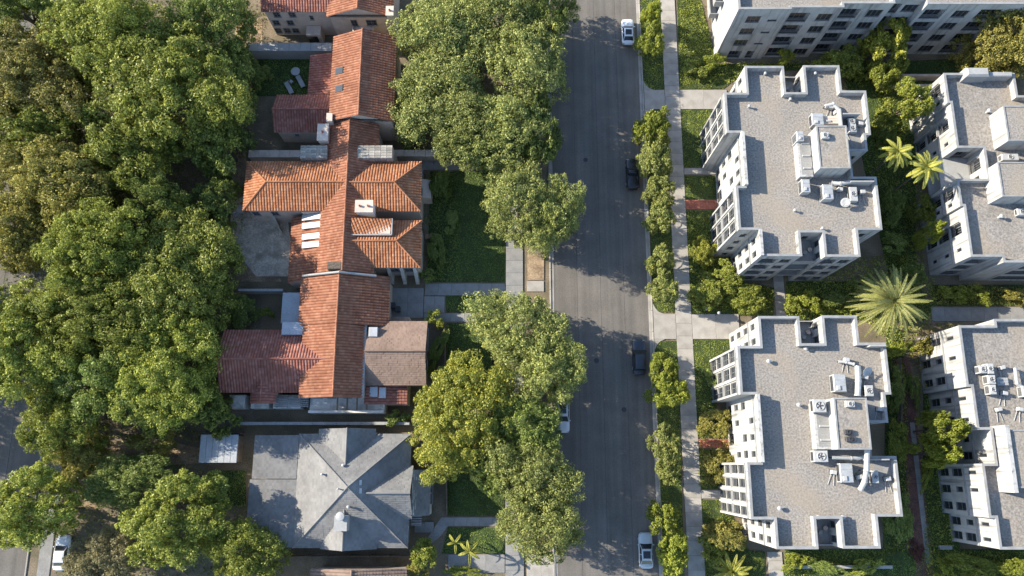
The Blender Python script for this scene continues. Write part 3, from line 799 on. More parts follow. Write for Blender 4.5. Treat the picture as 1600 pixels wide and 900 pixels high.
# penthouses and roof walls (parts of their building)
def penthouse(t, px, h, z0=12.0, name='penthouse', roof=True):
    x0, x1, y0, y1 = rectG(*px, z0 + h)
    mb = MB().box(x0, x1, y0, y1, z0 - .02, z0 + h)
    p = mb.build(name, 'plaster', t)
    if not roof:
        MB().box(x0 + .3, x1 - .02, y0 + .3, y1 - .3, z0 + h + .002, z0 + h + .02).build('ledge_top', 'conc_d', p)
        for q in (.2, .5, .8): MB().bbox(x0 + .5, x1 - .2, y0 + q * (y1 - y0) - .12, y0 + q * (y1 - y0) + .12, z0 + h + .021, z0 + h + .18, .04).build('pipe_block', 'greyplaster', p)
    if roof:
        MB().box(x0 + .16, x1 - .16, y0 + .16, y1 - .16, z0 + h + .002, z0 + h + .02).build('penthouse_roof', 'gravel', p)
        for a in ((x0 - .04, x1 + .04, y0 - .04, y0 + .15), (x0 - .04, x1 + .04, y1 - .15, y1 + .04), (x0 - .04, x0 + .15, y0 + .152, y1 - .152), (x1 - .15, x1 + .04, y0 + .152, y1 - .152)):
            MB().box(*a, z0 + h + .001, z0 + h + .12).build('coping', 'coping', p)
    return p, (x0, x1, y0, y1)
pA, bA = penthouse(aptA, (1278, 197, 1325, 263), 3.2); penthouse(aptA, (1247, 212, 1268, 276), 1.3, name='plant_ledge', roof=False)
pB, bB = penthouse(aptB, (1306, 622, 1357, 702), 3.2); penthouse(aptB, (1273, 630, 1300, 702), 1.3, name='plant_ledge', roof=False)
penthouse(aptC, (1571, 166, 1680, 220), 3.0, 9.0); penthouse(aptC, (1562, 254, 1680, 307), 3.0, 9.0); penthouse(aptD, (1578, 672, 1700, 762), 2.6, 9.0)
screen_wall(aptD, (1578, 664), (1584, 770), 9, 12.0, .5)
for t, px in ((aptA, [((1312, 170), (1317, 197)), ((1317, 172), (1345, 183)), ((1330, 283), (1366, 283))]),
              (aptB, [((1353, 718), (1390, 718)), ((1345, 630), (1347, 655)), ((1360, 540), (1385, 540))])):
    for a, b in px: screen_wall(t, a, b, 12, 13.6, .15, 'greyplaster')
# terraces let into the roof edge
for t, px in ((aptA, (1327, 186, 1352, 232)), (aptB, (1357, 615, 1381, 656)), (aptB, (1364, 722, 1400, 742)), (aptA, (1332, 284, 1368, 300))):
    x0, x1, y0, y1 = rectG(*px, 12); MB().box(x0, x1, y0, y1, 12.004, 12.03).build('terrace_deck', 'conc_d', t)
x0, x1, y0, y1 = rectG(1505, 238, 1534, 274, 12)
MB().bbox(*rectG(1510, 105, 1546, 119, 10.8), 9.0, 10.9, .25).build('roof_hatch', 'greyplaster', aptC)
MB().bbox(*rectG(1546, 112, 1582, 119, 10.4), 9.0, 10.4, .1).build('roof_hatch', 'greyplaster', aptC)

# ------------------------------------------------------------------ rooftop equipment: every piece is a thing
def unit(px, h, label, z0=12.0, m='metal', fans=None):
    x0, x1, y0, y1 = rectG(*px, z0 + h); c = ((x0 + x1) / 2, (y0 + y1) / 2, z0)
    t = thing('rooftop_unit', label, 'air conditioner', c)
    if fans is None: fans = 0 if m in ('metal', 'greyplaster', 'stucco') else 1
    if not fans:
        for q in (.36, .7):
            yy = y0 + q * (y1 - y0); MB().box(x0 + .1, x1 - .1, yy - .03, yy + .03, z0 + h + .001, z0 + h + .035).build('panel_seam', m, t)
        MB().bbox(x0 + .25, x0 + .25 + (x1 - x0) * .3, y0 + .2, y0 + .2 + (y1 - y0) * .25, z0 + h + .002, z0 + h + .16, .03).build('hatch', 'wmetal', t)
    MB().bbox(x0, x1, y0, y1, z0 + .12, z0 + h, .05).build('casing', m, t)
    MB().box(x0 + .08, x1 - .08, y0 + .08, y1 - .08, z0, z0 + .12).build('base_rail', 'dark', t)
    lv = MB(); k = max(3, int(h / .16))
    for i in range(k):
        z = z0 + .3 + i * (h - .5) / k; lv.box(x0 - .02, x0 + .01, y0 + .15, y1 - .15, z, z + .05)
    lv.build('louvre', 'dark', t)
    for i in range(fans):
        cy = y0 + (i + .5) * (y1 - y0) / fans; r = min(x1 - x0, (y1 - y0) / fans) * .36
        f = MB().lathe((x0 + x1) / 2, cy, [(r, z0 + h), (r, z0 + h + .1), (r * .88, z0 + h + .1), (r * .86, z0 + h + .03)], 18).build('fan_ring', m, t)
        g = MB(); g.lathe((x0 + x1) / 2, cy, [(r * .2, z0 + h + .03), (r * .18, z0 + h + .09)], 10)
        for q in range(5):
            a = q * 2 * math.pi / 5; ca, sa = math.cos(a), math.sin(a); X, Y = (x0 + x1) / 2, cy
            g.quad((X + ca * r * .2 - sa * r * .08, Y + sa * r * .2 + ca * r * .08, z0 + h + .05), (X + ca * r * .85 - sa * r * .2, Y + sa * r * .85 + ca * r * .2, z0 + h + .07),
                   (X + ca * r * .85 + sa * r * .2, Y + sa * r * .85 - ca * r * .2, z0 + h + .04), (X + ca * r * .2 + sa * r * .08, Y + sa * r * .2 - ca * r * .08, z0 + h + .045))
        g.build('fan', 'dark', f)
    return t
UA = 'on the upper stepped block'; UB = 'on the block below the palm'
unit((1269, 177, 1287, 195), 1.3, 'grey box unit tucked above the penthouse ' + UA)
unit((1287, 181, 1312, 193), 0.9, 'low rust-stained unit between box and screen wall ' + UA, m='stucco')
unit((1245, 205, 1256, 220), 1.9, 'small dark vented box at the outer corner of the ledge ' + UA)
unit((1253, 280, 1266, 300), 1.4, 'grey unit at the lower outer corner of the penthouse ' + UA)
unit((1286, 288, 1302, 311), 1.4, 'grey box unit in the shade below the penthouse ' + UA)
unit((1328, 292, 1340, 314), 0.9, 'pale slanted unit by the terrace corner ' + UA, m='wmetal')
unit((1326, 184, 1338, 206), 0.9, 'bulky white unit standing in the terrace shade ' + UA, m='wmetal', fans=2)
unit((1303, 585, 1322, 612), 1.3, 'plain grey box unit above the penthouse ' + UB)
unit((1352, 602, 1365, 619), 1.0, 'white square unit beside the duct on the terrace ' + UB, m='wmetal')
unit((1271, 624, 1291, 644), 1.2, 'pale cabinet standing on the ledge beside the penthouse ' + UB, z0=13.3, m='wmetal')
unit((1272, 704, 1294, 722), 1.3, 'white cabinet at the lower corner of the penthouse ledge ' + UB, m='wmetal')
unit((1313, 724, 1333, 754), 1.3, 'grey box unit below the penthouse ' + UB)
unit((1363, 735, 1373, 755), 1.0, 'small white unit right of the tall bent duct ' + UB, m='wmetal')
UD = 'on the corner block roof'
for px, l in (((1531, 571, 1542, 583), 'first white rounded unit in the cluster'), ((1543, 568, 1553, 584), 'tall white unit at the top of the cluster'),
              ((1544, 586, 1556, 600), 'middle white unit of the cluster'), ((1547, 601, 1557, 616), 'lowest white unit of the cluster')):
    unit(px, 1.3, l + ' ' + UD, z0=9.0, m='wmetal')
unit((1598, 603, 1612, 620), 1.2, 'white unit at the edge of the picture ' + UD, z0=9.0, m='wmetal')
unit((1558, 590, 1576, 602), 0.5, 'low flat tray of pipes in shade ' + UD, z0=9.0, m='greyplaster')
unit((1566, 240, 1592, 250), 1.1, 'white unit squeezed between the two penthouses on the brown-roofed block', z0=9.0, m='wmetal')
unit((1590, 325, 1606, 336), 0.8, 'white unit in shade below the second penthouse on the brown-roofed block', z0=9.0, m='wmetal')
unit((1284, 206, 1296, 216), 0.5, 'small white fan unit with dark hood standing on the penthouse ' + UA, z0=15.22, m='wmetal')
unit((1322, 626, 1336, 636), 0.6, 'white fan unit standing on the penthouse ' + UB, z0=15.22, m='wmetal')
for px, l in (((1320, 671, 1333, 679), 'upper dark hood'), ((1322, 682, 1338, 690), 'lower dark hood')):
    unit(px, 0.45, l + ' of the pair on the penthouse ' + UB, z0=15.22, m='dark')

def dish(px, z0, r, label, az=-0.6, h=.9):
    x, y = G(*px, z0 + h); t = thing('satellite_dish', label, 'satellite dish', (x, y, z0))
    MB().tube([(x, y, z0), (x, y, z0 + h)], .05, 8).build('mast', 'metal', t)
    me = MB().lathe(0, 0, [(.03, 0), (r * .5, r * .07), (r, r * .28), (r * .97, r * .3), (r * .5, r * .1), (.02, .04)], 24).mesh('reflector', M['wmetal'], None, True)
    o = put('reflector', me, t, (0, 0, h), (R(35), 0, az))
    MB().tube([(0, -r * .9, r * .3), (0, 0, r * .8)], .02, 6).build('feed_arm', 'dark', o, raw=True)
    return t
dish((1321, 316), 12, .6, 'round white dish beside the terrace below the penthouse ' + UA)
dish((1354, 580), 12, .65, 'round white dish on the terrace above the penthouse ' + UB, .5)

def duct(pts, w, h, label, z0=12.0, m='metal', legs=True):
    """rectangular metal duct through photo points"""
    q = [Vector((*G(x, y, z0 + zz), z0 + zz)) for x, y, zz in pts]
    t = thing('roof_duct', label, 'duct', (q[0].x, q[0].y, z0))
    for a, b in zip(q[:-1], q[1:]):
        mb = MB(); mb.tube([a, b], w / 2, 12); mb.build('duct_run', m, t)
        l = MB().tube([b - (b - a).normalized() * .06, b + (b - a).normalized() * .06], w / 2 + .05, 12).build('flange', 'wmetal', t)
    for p in q: MB().tube([(p.x, p.y, z0), (p.x, p.y, p.z)], .06, 6).build('leg', 'dark', t)
    return t
duct([(1340, 572, .8), (1341, 596, .8), (1340, 618, .8)], .7, .8, 'long grey duct running down beside the penthouse ' + UB)
duct([(1355, 700, 2.4), (1354, 735, 2.0), (1351, 752, 1.2), (1345, 764, .5)], .62, .8, 'tall pale duct bending down to the roof ' + UB, m='wmetal')
duct([(1289, 166, .6), (1302, 163, .7), (1311, 172, .6)], .5, .5, 'tangle of pale pipework above the screen wall ' + UA, m='wmetal')
duct([(1310, 565, .4), (1322, 566, .5), (1334, 569, .6)], .35, .4, 'thin pale pipe run meeting the long duct ' + UB, m='wmetal')
duct([(1330, 284, 1.0), (1313, 287, 1.0), (1300, 286, .7)], .5, .4, 'thick lagged pipe crossing under the penthouse ' + UA, m='wmetal')
duct([(1586, 575, .7), (1589, 600, .8), (1600, 606, .7)], .4, .4, 'pale standing pipe with a bend near the picture edge ' + UD, z0=9.0, m='wmetal')
duct([(1300, 715, .9), (1330, 716, .9), (1352, 714, .9)], .4, .4, 'pipe run in the shade just below the penthouse ' + UB, m='metal')
def clutter(px, z0, label):
    x, y = G(*px, z0); t = thing('junction_box', label, 'electrical box', (x, y, z0), rnd.uniform(-.3, .3))
    put('cabinet', MB().bbox(-.3, .3, -.22, .22, .1, .75, .03).mesh('cabinet', M['wmetal']), t); put('base', MB().box(-.36, .36, -.27, .27, 0, .099).mesh('base', M['dark']), t)
    for s_ in (-1, 1): put('conduit', MB().tube([(s_ * .2, 0, .2), (s_ * .2, -.5, .12), (s_ * .35, -1.5, .08)], .035, 6).mesh('conduit', M['metal']), t)
for px, l in (((1296, 170), 'pale electrical box above the rusty low unit'), ((1305, 178), 'second electrical box beside the screen wall'), ((1318, 205), 'small box against the terrace screen wall'), ((1342, 196), 'small box in the terrace corner'),
              ((1310, 298), 'small box in the shade below the penthouse'), ((1345, 302), 'small box by the lower terrace parapet')): clutter(px, 12, l + ' ' + UA)
for px, l in (((1320, 563), 'pale electrical box at the start of the thin pipe'), ((1349, 590), 'small box between the long duct and the dish'), ((1372, 640), 'small box on the terrace beside the penthouse'), ((1300, 738), 'small box below the penthouse'),
              ((1340, 745), 'small box beside the tall bent duct'), ((1384, 748), 'small box near the parapet by the bent duct')): clutter(px, 12, l + ' ' + UB)
for px, l in (((1562, 575), 'pale box above the tray of pipes'), ((1566, 615), 'pale box below the tray of pipes'), ((1557, 640), 'pale box near the stepped parapet'), ((1590, 640), 'pale box by the picture edge')): clutter(px, 9, l + ' ' + UD)
for i, (x, y, l) in enumerate([(1169, 168, 'lone vent near the stepped corner'), (1194, 117, 'twin vent against the top parapet'), (1233, 157, 'vent below the top notch'), (1272, 117, 'vent in the upper bay'), (1240, 330, 'vent near the lower notch'), (1283, 358, 'vent beside the lower notch')]):
    X, Y = G(x, y, 12); MB().lathe(X, Y, [(.11, 12), (.11, 12.45), (.2, 12.45), (.2, 12.55), (.05, 12.62)], 10).single('roof_vent', 'wmetal', 'white ' + l + ' ' + UA, 'vent', 'small roof vents')
for i, (x, y, l) in enumerate([(1199, 565, 'twin pipe vent near the stepped edge'), (1246, 633, 'lone white vent out on the gravel'), (1216, 794, 'capped vent near the lower edge'), (1276, 808, 'white cap left of the lower notch'), (1314, 808, 'white cap beside the lower notch'), (1257, 545, 'round cap below the top notch')]):
    X, Y = G(x, y, 12); MB().lathe(X, Y, [(.13, 12), (.13, 12.4), (.27, 12.4), (.27, 12.55), (.05, 12.65)], 10).single('roof_vent', 'wmetal', 'white ' + l + ' ' + UB, 'vent', 'small roof vents')
for x, y, l in [(1541, 176, 'long-capped vent'), (1560, 340, 'small white vent')]:
    X, Y = G(x, y, 9); MB().lathe(X, Y, [(.16, 9), (.16, 9.6), (.28, 9.6), (.28, 9.75), (.05, 9.85)], 10).single('roof_vent', 'wmetal', l + ' on the gravel of the brown-roofed block', 'vent', 'small roof vents')

# ------------------------------------------------------------------ tiled roofs
def roof_face(pts, m, parent, name='roof_tiles', pitch=0.38, course=0.38, barrel=0.11, lip=0.03):
    """rows of real tiles laid on one sloping face, trimmed to its outline"""
    P = [Vector(p) for p in pts]
    nrm = (P[1] - P[0]).cross(P[2] - P[0]).normalized()
    if nrm.z < 0: nrm = -nrm
    e = Vector((0, 0, 1)).cross(nrm)
    e = e.normalized() if e.length > 1e-4 else Vector((1, 0, 0))
    s = nrm.cross(e)
    o = P[0]
    q = [((p - o).dot(e), (p - o).dot(s)) for p in P]
    u0, u1 = min(a for a, b in q), max(a for a, b in q); v0, v1 = min(b for a, b in q), max(b for a, b in q)
    nc = int(math.ceil((u1 - u0) / pitch)); nr = int(math.ceil((v1 - v0) / course))
    prof = [(0, 0), (.14, .6), (.32, .95), (.5, 1), (.68, .95), (.86, .6)] if barrel else [(0, 0), (.04, 0), (.5, 0), (.96, 0)]
    cu = [(c + f, h) for c in range(nc) for f, h in prof] + [(nc, 0)]
    rv = [(r + f, l) for r in range(nr) for f, l in ((0.0, 1.0), (0.999, 0.0))]
    base = base_of(parent)
    jit = [[rnd.uniform(-.012, .012) for _ in range(nr)] for _ in range(nc + 1)]
    vs, uv = [], []
    for rr, l in rv:
        for uu, h in cu:
            hh = h * barrel + l * lip + jit[min(int(uu), nc)][min(int(rr), nr - 1)]
            p = o + e * (u0 + uu * pitch) + s * (v0 + rr * course) + nrm * hh - base
            vs.append(p); uv.append((uu, rr))
    K = len(cu)
    bm = bmesh.new(); L = bm.loops.layers.uv.new('uv')
    bv = [bm.verts.new(v) for v in vs]
    for i in range(len(rv) - 1):
        for j in range(K - 1):
            f = bm.faces.new((bv[i * K + j], bv[i * K + j + 1], bv[(i + 1) * K + j + 1], bv[(i + 1) * K + j]))
            row = int(rv[i][0]); colm = int((cu[j][0] + cu[j + 1][0]) / 2)
            for lp in f.loops: lp[L].uv = (colm + .5, row + .5)
    ctr = sum(P, Vector()) / len(P)
    for i in range(len(P)):
        a, b = P[i], P[(i + 1) % len(P)]
        pn = (b - a).cross(nrm).normalized()
        if pn.dot(ctr - a) > 0: pn = -pn
        bmesh.ops.bisect_plane(bm, geom=bm.verts[:] + bm.edges[:] + bm.faces[:], plane_co=a - base, plane_no=pn, clear_outer=True)
    me = bpy.data.meshes.new(name); bm.to_mesh(me); bm.free(); me.materials.append(M[m])
    ob = put(name, me, parent); ob['kind'] = 'stuff'
    return ob

def ridge(a, b, parent, m='tile_o', r=0.13):
    mb = MB(); a, b = Vector(a), Vector(b); L = (b - a).length; k = max(1, int(L / .5)); d = (b - a) / L
    for i in range(k):
        mb.tube([a + d * (i * L / k), a + d * ((i + 1) * L / k + .05)], [r, r * .86], 8)
    me = mb.mesh('ridge_cap', M[m], base_of(parent)); uvl = me.uv_layers.new(name='uv')
    for p in me.polygons:
        for li in p.loop_indices: uvl.data[li].uv = (p.index // 10 + .5, 3.5)
    return put('ridge_cap', me, parent)

def roof_block(t, px, ze, zr, axis, hip=(0, 0), m='tile', wall='stucco', over=0.35, rpx=None, ze2=None, z0=0.0, caps=True, gablem=None, **kw):
    """one wing: walls, gable ends and tiled slopes; px is the eave rectangle measured at ze"""
    x0, x1, y0, y1 = rectG(*px, ze); ze2 = ze if ze2 is None else ze2
    W = (x0 + over, x1 - over, y0 + over, y1 - over)
    fl = dict(kw)
    if axis == 'x':
        ym = (y0 + y1) / 2 if rpx is None else G(0, rpx, zr)[1]
        hl = (y1 - y0) / 2
        a = (x0 + hl * (.95 if hip[0] else 0), ym, zr); b = (x1 - hl * (.95 if hip[1] else 0), ym, zr)
        roof_face([(x0, y0, ze), (x1, y0, ze), b, a], m, t, **fl); roof_face([(x1, y1, ze2), (x0, y1, ze2), a, b], m, t, **fl)
        if hip[0]: roof_face([(x0, y1, ze), (x0, y0, ze), a], m, t, **fl)
        if hip[1]: roof_face([(x1, y0, ze), (x1, y1, ze), b], m, t, **fl)
        cor = ((x0, y0), (x0, y1), (x1, y0), (x1, y1))
        gab = [None if hip[0] else [(W[0], W[2]), (W[0], W[3]), (W[0], ym)], None if hip[1] else [(W[1], W[2]), (W[1], W[3]), (W[1], ym)]]
    else:
        xm = (x0 + x1) / 2 if rpx is None else G(rpx, (px[1] + px[3]) / 2, zr)[0]
        hl = (x1 - x0) / 2
        a = (xm, y0 + hl * (.95 if hip[0] else 0), zr); b = (xm, y1 - hl * (.95 if hip[1] else 0), zr)
        roof_face([(x0, y1, ze), (x0, y0, ze), a, b], m, t, **fl); roof_face([(x1, y0, ze2), (x1, y1, ze2), b, a], m, t, **fl)
        if hip[0]: roof_face([(x0, y0, ze), (x1, y0, ze), a], m, t, **fl)
        if hip[1]: roof_face([(x1, y1, ze), (x0, y1, ze), b], m, t, **fl)
        cor = ((x0, y0), (x1, y0), (x0, y1), (x1, y1))
        gab = [None if hip[0] else [(W[0], W[2]), (W[1], W[2]), (xm, W[2])], None if hip[1] else [(W[0], W[3]), (W[1], W[3]), (xm, W[3])]]
    zw = min(ze, ze2)
    mb = MB().box(*W, z0, zw - .02 + (zr - zw) * over / max(1, hl) * .8)
    for g in gab:
        if g: mb.add([(*g[0], zw - .05), (*g[1], zw - .05), (*g[2], zr - .06)], [(0, 1, 2)])
    mb.build('wall', wall, t)
    # soffit boards under the eaves
    sf = MB().box(x0 + .05, x1 - .05, y0 + .05, y1 - .05, zw - .10, zw - .03); sf.build('eaves', 'wood', t)
    if caps:
        ridge(Vector(a) + Vector((0, 0, .1)), Vector(b) + Vector((0, 0, .1)), t, m)
        for k in (0, 1):
            if hip[k]:
                for c in cor[2 * k:2 * k + 2]:
                    ridge(Vector((*c, ze + .08)), Vector((a, b)[k]) + Vector((0, 0, .1)), t, m)
    return x0, x1, y0, y1

def lean(t, px, zs, m, name='roof_tiles', wall='stucco', z0=0.0, **kw):
    """lean-to: zs = heights at the west and east edges"""
    x0, x1, y0, y1 = rectG(*px, sum(zs) / 2)
    roof_face([(x0, y0, zs[0]), (x1, y0, zs[1]), (x1, y1, zs[1]), (x0, y1, zs[0])], m, t, name, **kw)
    MB().add([(x0 + .1, y0 + .1, z0), (x1 - .02, y0 + .1, z0), (x1 - .02, y1 - .1, z0), (x0 + .1, y1 - .1, z0),
              (x0 + .1, y0 + .1, zs[0] - .05), (x1 - .02, y0 + .1, zs[1] - .05), (x1 - .02, y1 - .1, zs[1] - .05), (x0 + .1, y1 - .1, zs[0] - .05)],
             [(0, 1, 5, 4), (1, 2, 6, 5), (2, 3, 7, 6), (3, 0, 4, 7), (4, 5, 6, 7)]).build('wall', wall, t)
    return x0, x1, y0, y1

def house_win(t, px, z, n, w=.9, h=1.2, nm=2):
    """window on the wall of a house, at the photo point measured at its sill height"""
    x, y = px if isinstance(px[0], float) else G(*px, z)
    return add_window(t, (x + n[0] * .14, y + n[1] * .14, z), Vector(n), w, h, nm, 2)

def chimney(t, px, z0, z1, m='stucco', cap='tile', name='chimney'):
    x0, x1, y0, y1 = rectG(*px, z1)
    c = MB().box(x0, x1, y0, y1, z0, z1).build(name, m, t)
    MB().box(x0 - .1, x1 + .1, y0 - .1, y1 + .1, z1 + .001, z1 + .14).build('chimney_cap', 'coping' if cap is None else 'stucco', c)
    for k in range(max(1, int((x1 - x0) / .8))):
        xx = x0 + (k + .5) * (x1 - x0) / max(1, int((x1 - x0) / .8))
        MB().lathe(xx, (y0 + y1) / 2, [(.16, z1 + .14), (.14, z1 + .42), (.09, z1 + .42), (.08, z1 + .3)], 10).build('flue', 'brickp', c)
    return c

def brick_stack(t, px, z0, z1, m='wbrick', name='chimney', bw=0.75, bh=0.3):
    """whitewashed masonry stack: a core with separate bricks on the top and the faces seen"""
    x0, x1, y0, y1 = rectG(*px, z1)
    c = MB().box(x0 + .03, x1 - .03, y0 + .03, y1 - .03, z0, z1 - .04).build(name, 'stucco', t); b = base_of(c)
    nx = max(2, round((x1 - x0) / bw)); ny = max(2, round((y1 - y0) / .4))
    sx, sy = (x1 - x0) / nx, (y1 - y0) / ny
    me = MB().bbox(-sx / 2 + .02, sx / 2 - .02, -sy / 2 + .012, sy / 2 - .012, -.12, .0, .015).mesh('brick', M[m])
    for j in range(ny):
        for i in range(nx):
            put('brick', me, c, (x0 + (i + .5) * sx - b.x, y0 + (j + .5) * sy - b.y, z1 + rnd.uniform(-.02, .02) - b.z), (0, 0, rnd.uniform(-.02, .02)))
    nz = int((z1 - z0 - .2) / bh); me2 = MB().box(-sx / 2 + .015, sx / 2 - .015, -.05, .05, 0, bh - .03).mesh('brick', M[m])
    for k in range(min(nz, 6)):
        for i in range(nx):
            put('brick', me2, c, (x0 + (i + .5) * sx - b.x, y0 - b.y, z1 - .17 - (k + 1) * bh - b.z), (rnd.uniform(-.02, .02), 0, 0))
    return c

S_, W_, E_ = (0, -1), (-1, 0), (1, 0)
# --- house along the top edge
c = G(515, 0, 0)
h1 = thing('tile_house', 'pink stucco house with red tiles cut off by the top edge', 'house', (c[0], c[1], 0))
b1 = roof_block(h1, (411, -60, 530, 19), 6.6, 8.3, 'x', m='tile_r')
b2 = roof_block(h1, (514, -90, 617, 27), 6.9, 9.0, 'y', m='tile')
for x, z in ((428, 5.0), (452, 5.0), (428, 2.9), (450, 2.9), (432, .8), (446, .8), (459, .8)):
    xx = G(x + 6, 30, z)[0]; house_win(h1, (xx, b1[2] + .35), z, S_, .95, 1.1)
house_win(h1, (G(489, 30, 4)[0], b1[2] + .35), 4.3, S_, .5, .9, 1)
xm = (b2[0] + b2[1]) / 2
house_win(h1, (xm - 1.2, b2[2] + .35), 4.2, S_, .9, 1.5); house_win(h1, (xm + 1.3, b2[2] + .35), 4.4, S_, 1.5, 1.3)
bal = MB().lathe(xm - .1, b2[2] + .1, [(.6, 3.0), (1.5, 3.7), (1.6, 4.0), (1.6, 4.35), (1.45, 4.35), (1.42, 4.05)], 20).build('balcony', 'stucco', h1)
MB().box(G(481, 40, 2)[0], G(503, 40, 2)[0], b1[2] - 1.2, b1[2] + .3, 0, 2.6).build('bay', 'stucco', h1)
MB().quad((G(484, 44, 1)[0], b1[2] - 1.22, .1), (G(500, 44, 1)[0], b1[2] - 1.22, .1), (G(500, 44, 1)[0], b1[2] - 1.22, 2.2), (G(484, 44, 1)[0], b1[2] - 1.22, 2.2)).build('door', 'glass', h1)
chimney(h1, (604, 11, 614, 24), 6.5, 8.6)

# --- upper gabled tile house with its lower annex
c = G(555, 130, 0)
h2 = thing('tile_house', 'tall gabled tile house with two dark rooflights beside the bright trees', 'house', (c[0], c[1], 0))
b = roof_block(h2, (518, 57, 617, 190), 7.2, 9.2, 'y', m='tile')
ba = roof_block(h2, (430, 149, 530, 207), 4.2, 5.7, 'x', m='tile_r')
lean(h2, (482, 84, 521, 149), (3.6, 4.4), 'tile_r')
house_win(h2, (G(466, 215, 2)[0], ba[2] + .35), 2.4, S_, .5, .5, 1)
xm = (b[0] + b[1]) / 2
for y in (110, 138):
    x, yy = G(530, y, 8.0); zz = 7.2 + 2.0 * (x - b[0]) / (xm - b[0]); ang = -math.atan2(2.0, xm - b[0])
    o = put('rooflight', MB().bbox(-.65, .65, -.5, .5, 0, .16, .03).mesh('rooflight', M['dark']), h2, (x - c[0], yy - c[1], zz + .05), (0, ang, 0))
    put('pane', MB().box(-.55, .55, -.4, .4, .165, .175).mesh('pane', M['glass']), o)
MB().box(b[0] - .2, b[0] + .6, b[2] - .3, b[2] + .9, 4, 8.0).build('chimney', 'stucco', h2)
chimney(h2, (497, 195, 512, 219), 4.0, 7.6)
# --- cross-plan house
c = G(560, 335, 0)
h3 = thing('tile_house', 'cross-shaped orange-tiled house with hipped wings and four white rooflight strips', 'house', (c[0], c[1], 0))
bw = roof_block(h3, (383, 253, 548, 329), 6.2, 7.8, 'x', (1, 0), m='tile_o')
be = roof_block(h3, (530, 253, 658, 330), 6.2, 7.8, 'x', (0, 1), m='tile_o')
bn = roof_block(h3, (503, 195, 588, 428), 6.0, 7.95, 'y', m='tile')
bs = roof_block(h3, (535, 345, 658, 418), 5.9, 7.4, 'x', (0, 1), m='tile_o')
bl = lean(h3, (450, 336, 506, 440), (3.4, 5.6), 'tile')
for i, y in enumerate((341, 354, 371, 384)):
    xa, ya = G(473, y, 4.6); xb, _ = G(505, y, 5.4)
    f = put('rooflight', MB().bbox(0, xb - xa, -.42, .42, 0, .25, .04).mesh('rooflight', M['wmetal']), h3, (xa - c[0], ya - c[1], 4.55), (0, -.33, 0))
    put('pane', MB().box(.08, xb - xa - .08, -.34, .34, .252, .262).mesh('pane', M['skyl']), f)
x0, x1, y0, y1 = rectG(472, 328, 507, 333, 5.5); MB().box(x0, x1, y0, y1, 2, 5.9).build('parapet', 'stucco', h3)
chimney(h3, (556, 314, 582, 331), 6.2, 8.6, 'whitestucco')
# flat-topped tiled dormer
x0, x1, y0, y1 = rectG(549, 341, 611, 366, 7.6)
MB().box(x0 + .1, x1 - .1, y0 + .1, y1 - .1, 5.5, 7.5).build('dormer', 'stucco', h3)
roof_face([(x0, y0, 7.5), (x1, y0, 7.3), (x1, y1, 7.5), (x0, y1, 7.7)], 'tile_o', h3)
MB().box(x0 - .02, x1 + .1, y0 - .12, y0, 7.0, 7.62).build('dormer_edge', 'greyplaster', h3); MB().box(x1 + .01, x1 + .16, y0 + .01, y1, 7.0, 7.55).build('dormer_edge', 'greyplaster', h3)
brick_stack(h3, (469, 227, 511, 247), 2, 7.0); brick_stack(h3, (558, 227, 613, 247), 2, 7.5)
brick_stack(h3, (511, 409, 533, 420), 5, 8.1, 'bark')
for x in (400, 430): house_win(h3, (G(x, 340, 4)[0], bw[2] + .35), 3.4, S_, .9, 1.3)
for x in (617, 640): house_win(h3, (G(x, 425, 3)[0], bs[2] + .35), 2.6, S_, 1.2, 1.6)
for y in (270, 300, 385): house_win(h3, (be[1] - .35, G(600, y, 3)[1]), 3.2, E_, 1.0, 1.4)
x0, y0 = be[1] - .36, G(668, 300, 2)[1]; MB().add([(x0, y0 - 1.1, 0), (x0 + 1.3, y0 - 1.1, 0), (x0 + 1.3, y0 + 1.6, 0), (x0, y0 + 1.6, 0), (x0, y0 - 1.1, 3.0), (x0 + 1.3, y0 - 1.1, 2.5), (x0 + 1.3, y0 + 1.6, 2.5), (x0, y0 + 1.6, 3.0)], [(0, 1, 5, 4), (1, 2, 6, 5), (2, 3, 7, 6), (4, 5, 6, 7)]).build('bay', 'stucco', h3)
# buttressed curved wall under the west wing
mb = MB(); x0, y0 = G(430, 345, 2)
for k in range(8):
    a0, a1 = k / 8, (k + 1) / 8
    mb.quad((x0 - 2.6 + 3.2 * a0, y0 + .8 - 2.2 * a0 ** 2, 0), (x0 - 2.6 + 3.2 * a1, y0 + .8 - 2.2 * a1 ** 2, 0), (x0 - 2.2 + 2.4 * a1, y0 + 1.3 - .9 * a1 ** 2, 3.4), (x0 - 2.2 + 2.4 * a0, y0 + 1.3 - .9 * a0 ** 2, 3.4))
mb.build('buttress', 'whitestucco', h3)
for x in (612, 632, 652):
    xx, yy = G(x, 432, 1); MB().add([(xx - .25, yy - .9, 0), (xx + .25, yy - .9, 0), (xx + .25, bs[2] + .4, 0), (xx - .25, bs[2] + .4, 0), (xx - .2, bs[2] + .3, 4.5), (xx + .2, bs[2] + .3, 4.5)],
        [(0, 1, 5, 4), (0, 4, 3), (1, 2, 5), (2, 3, 4, 5)]).build('buttress', 'whitestucco', h3)
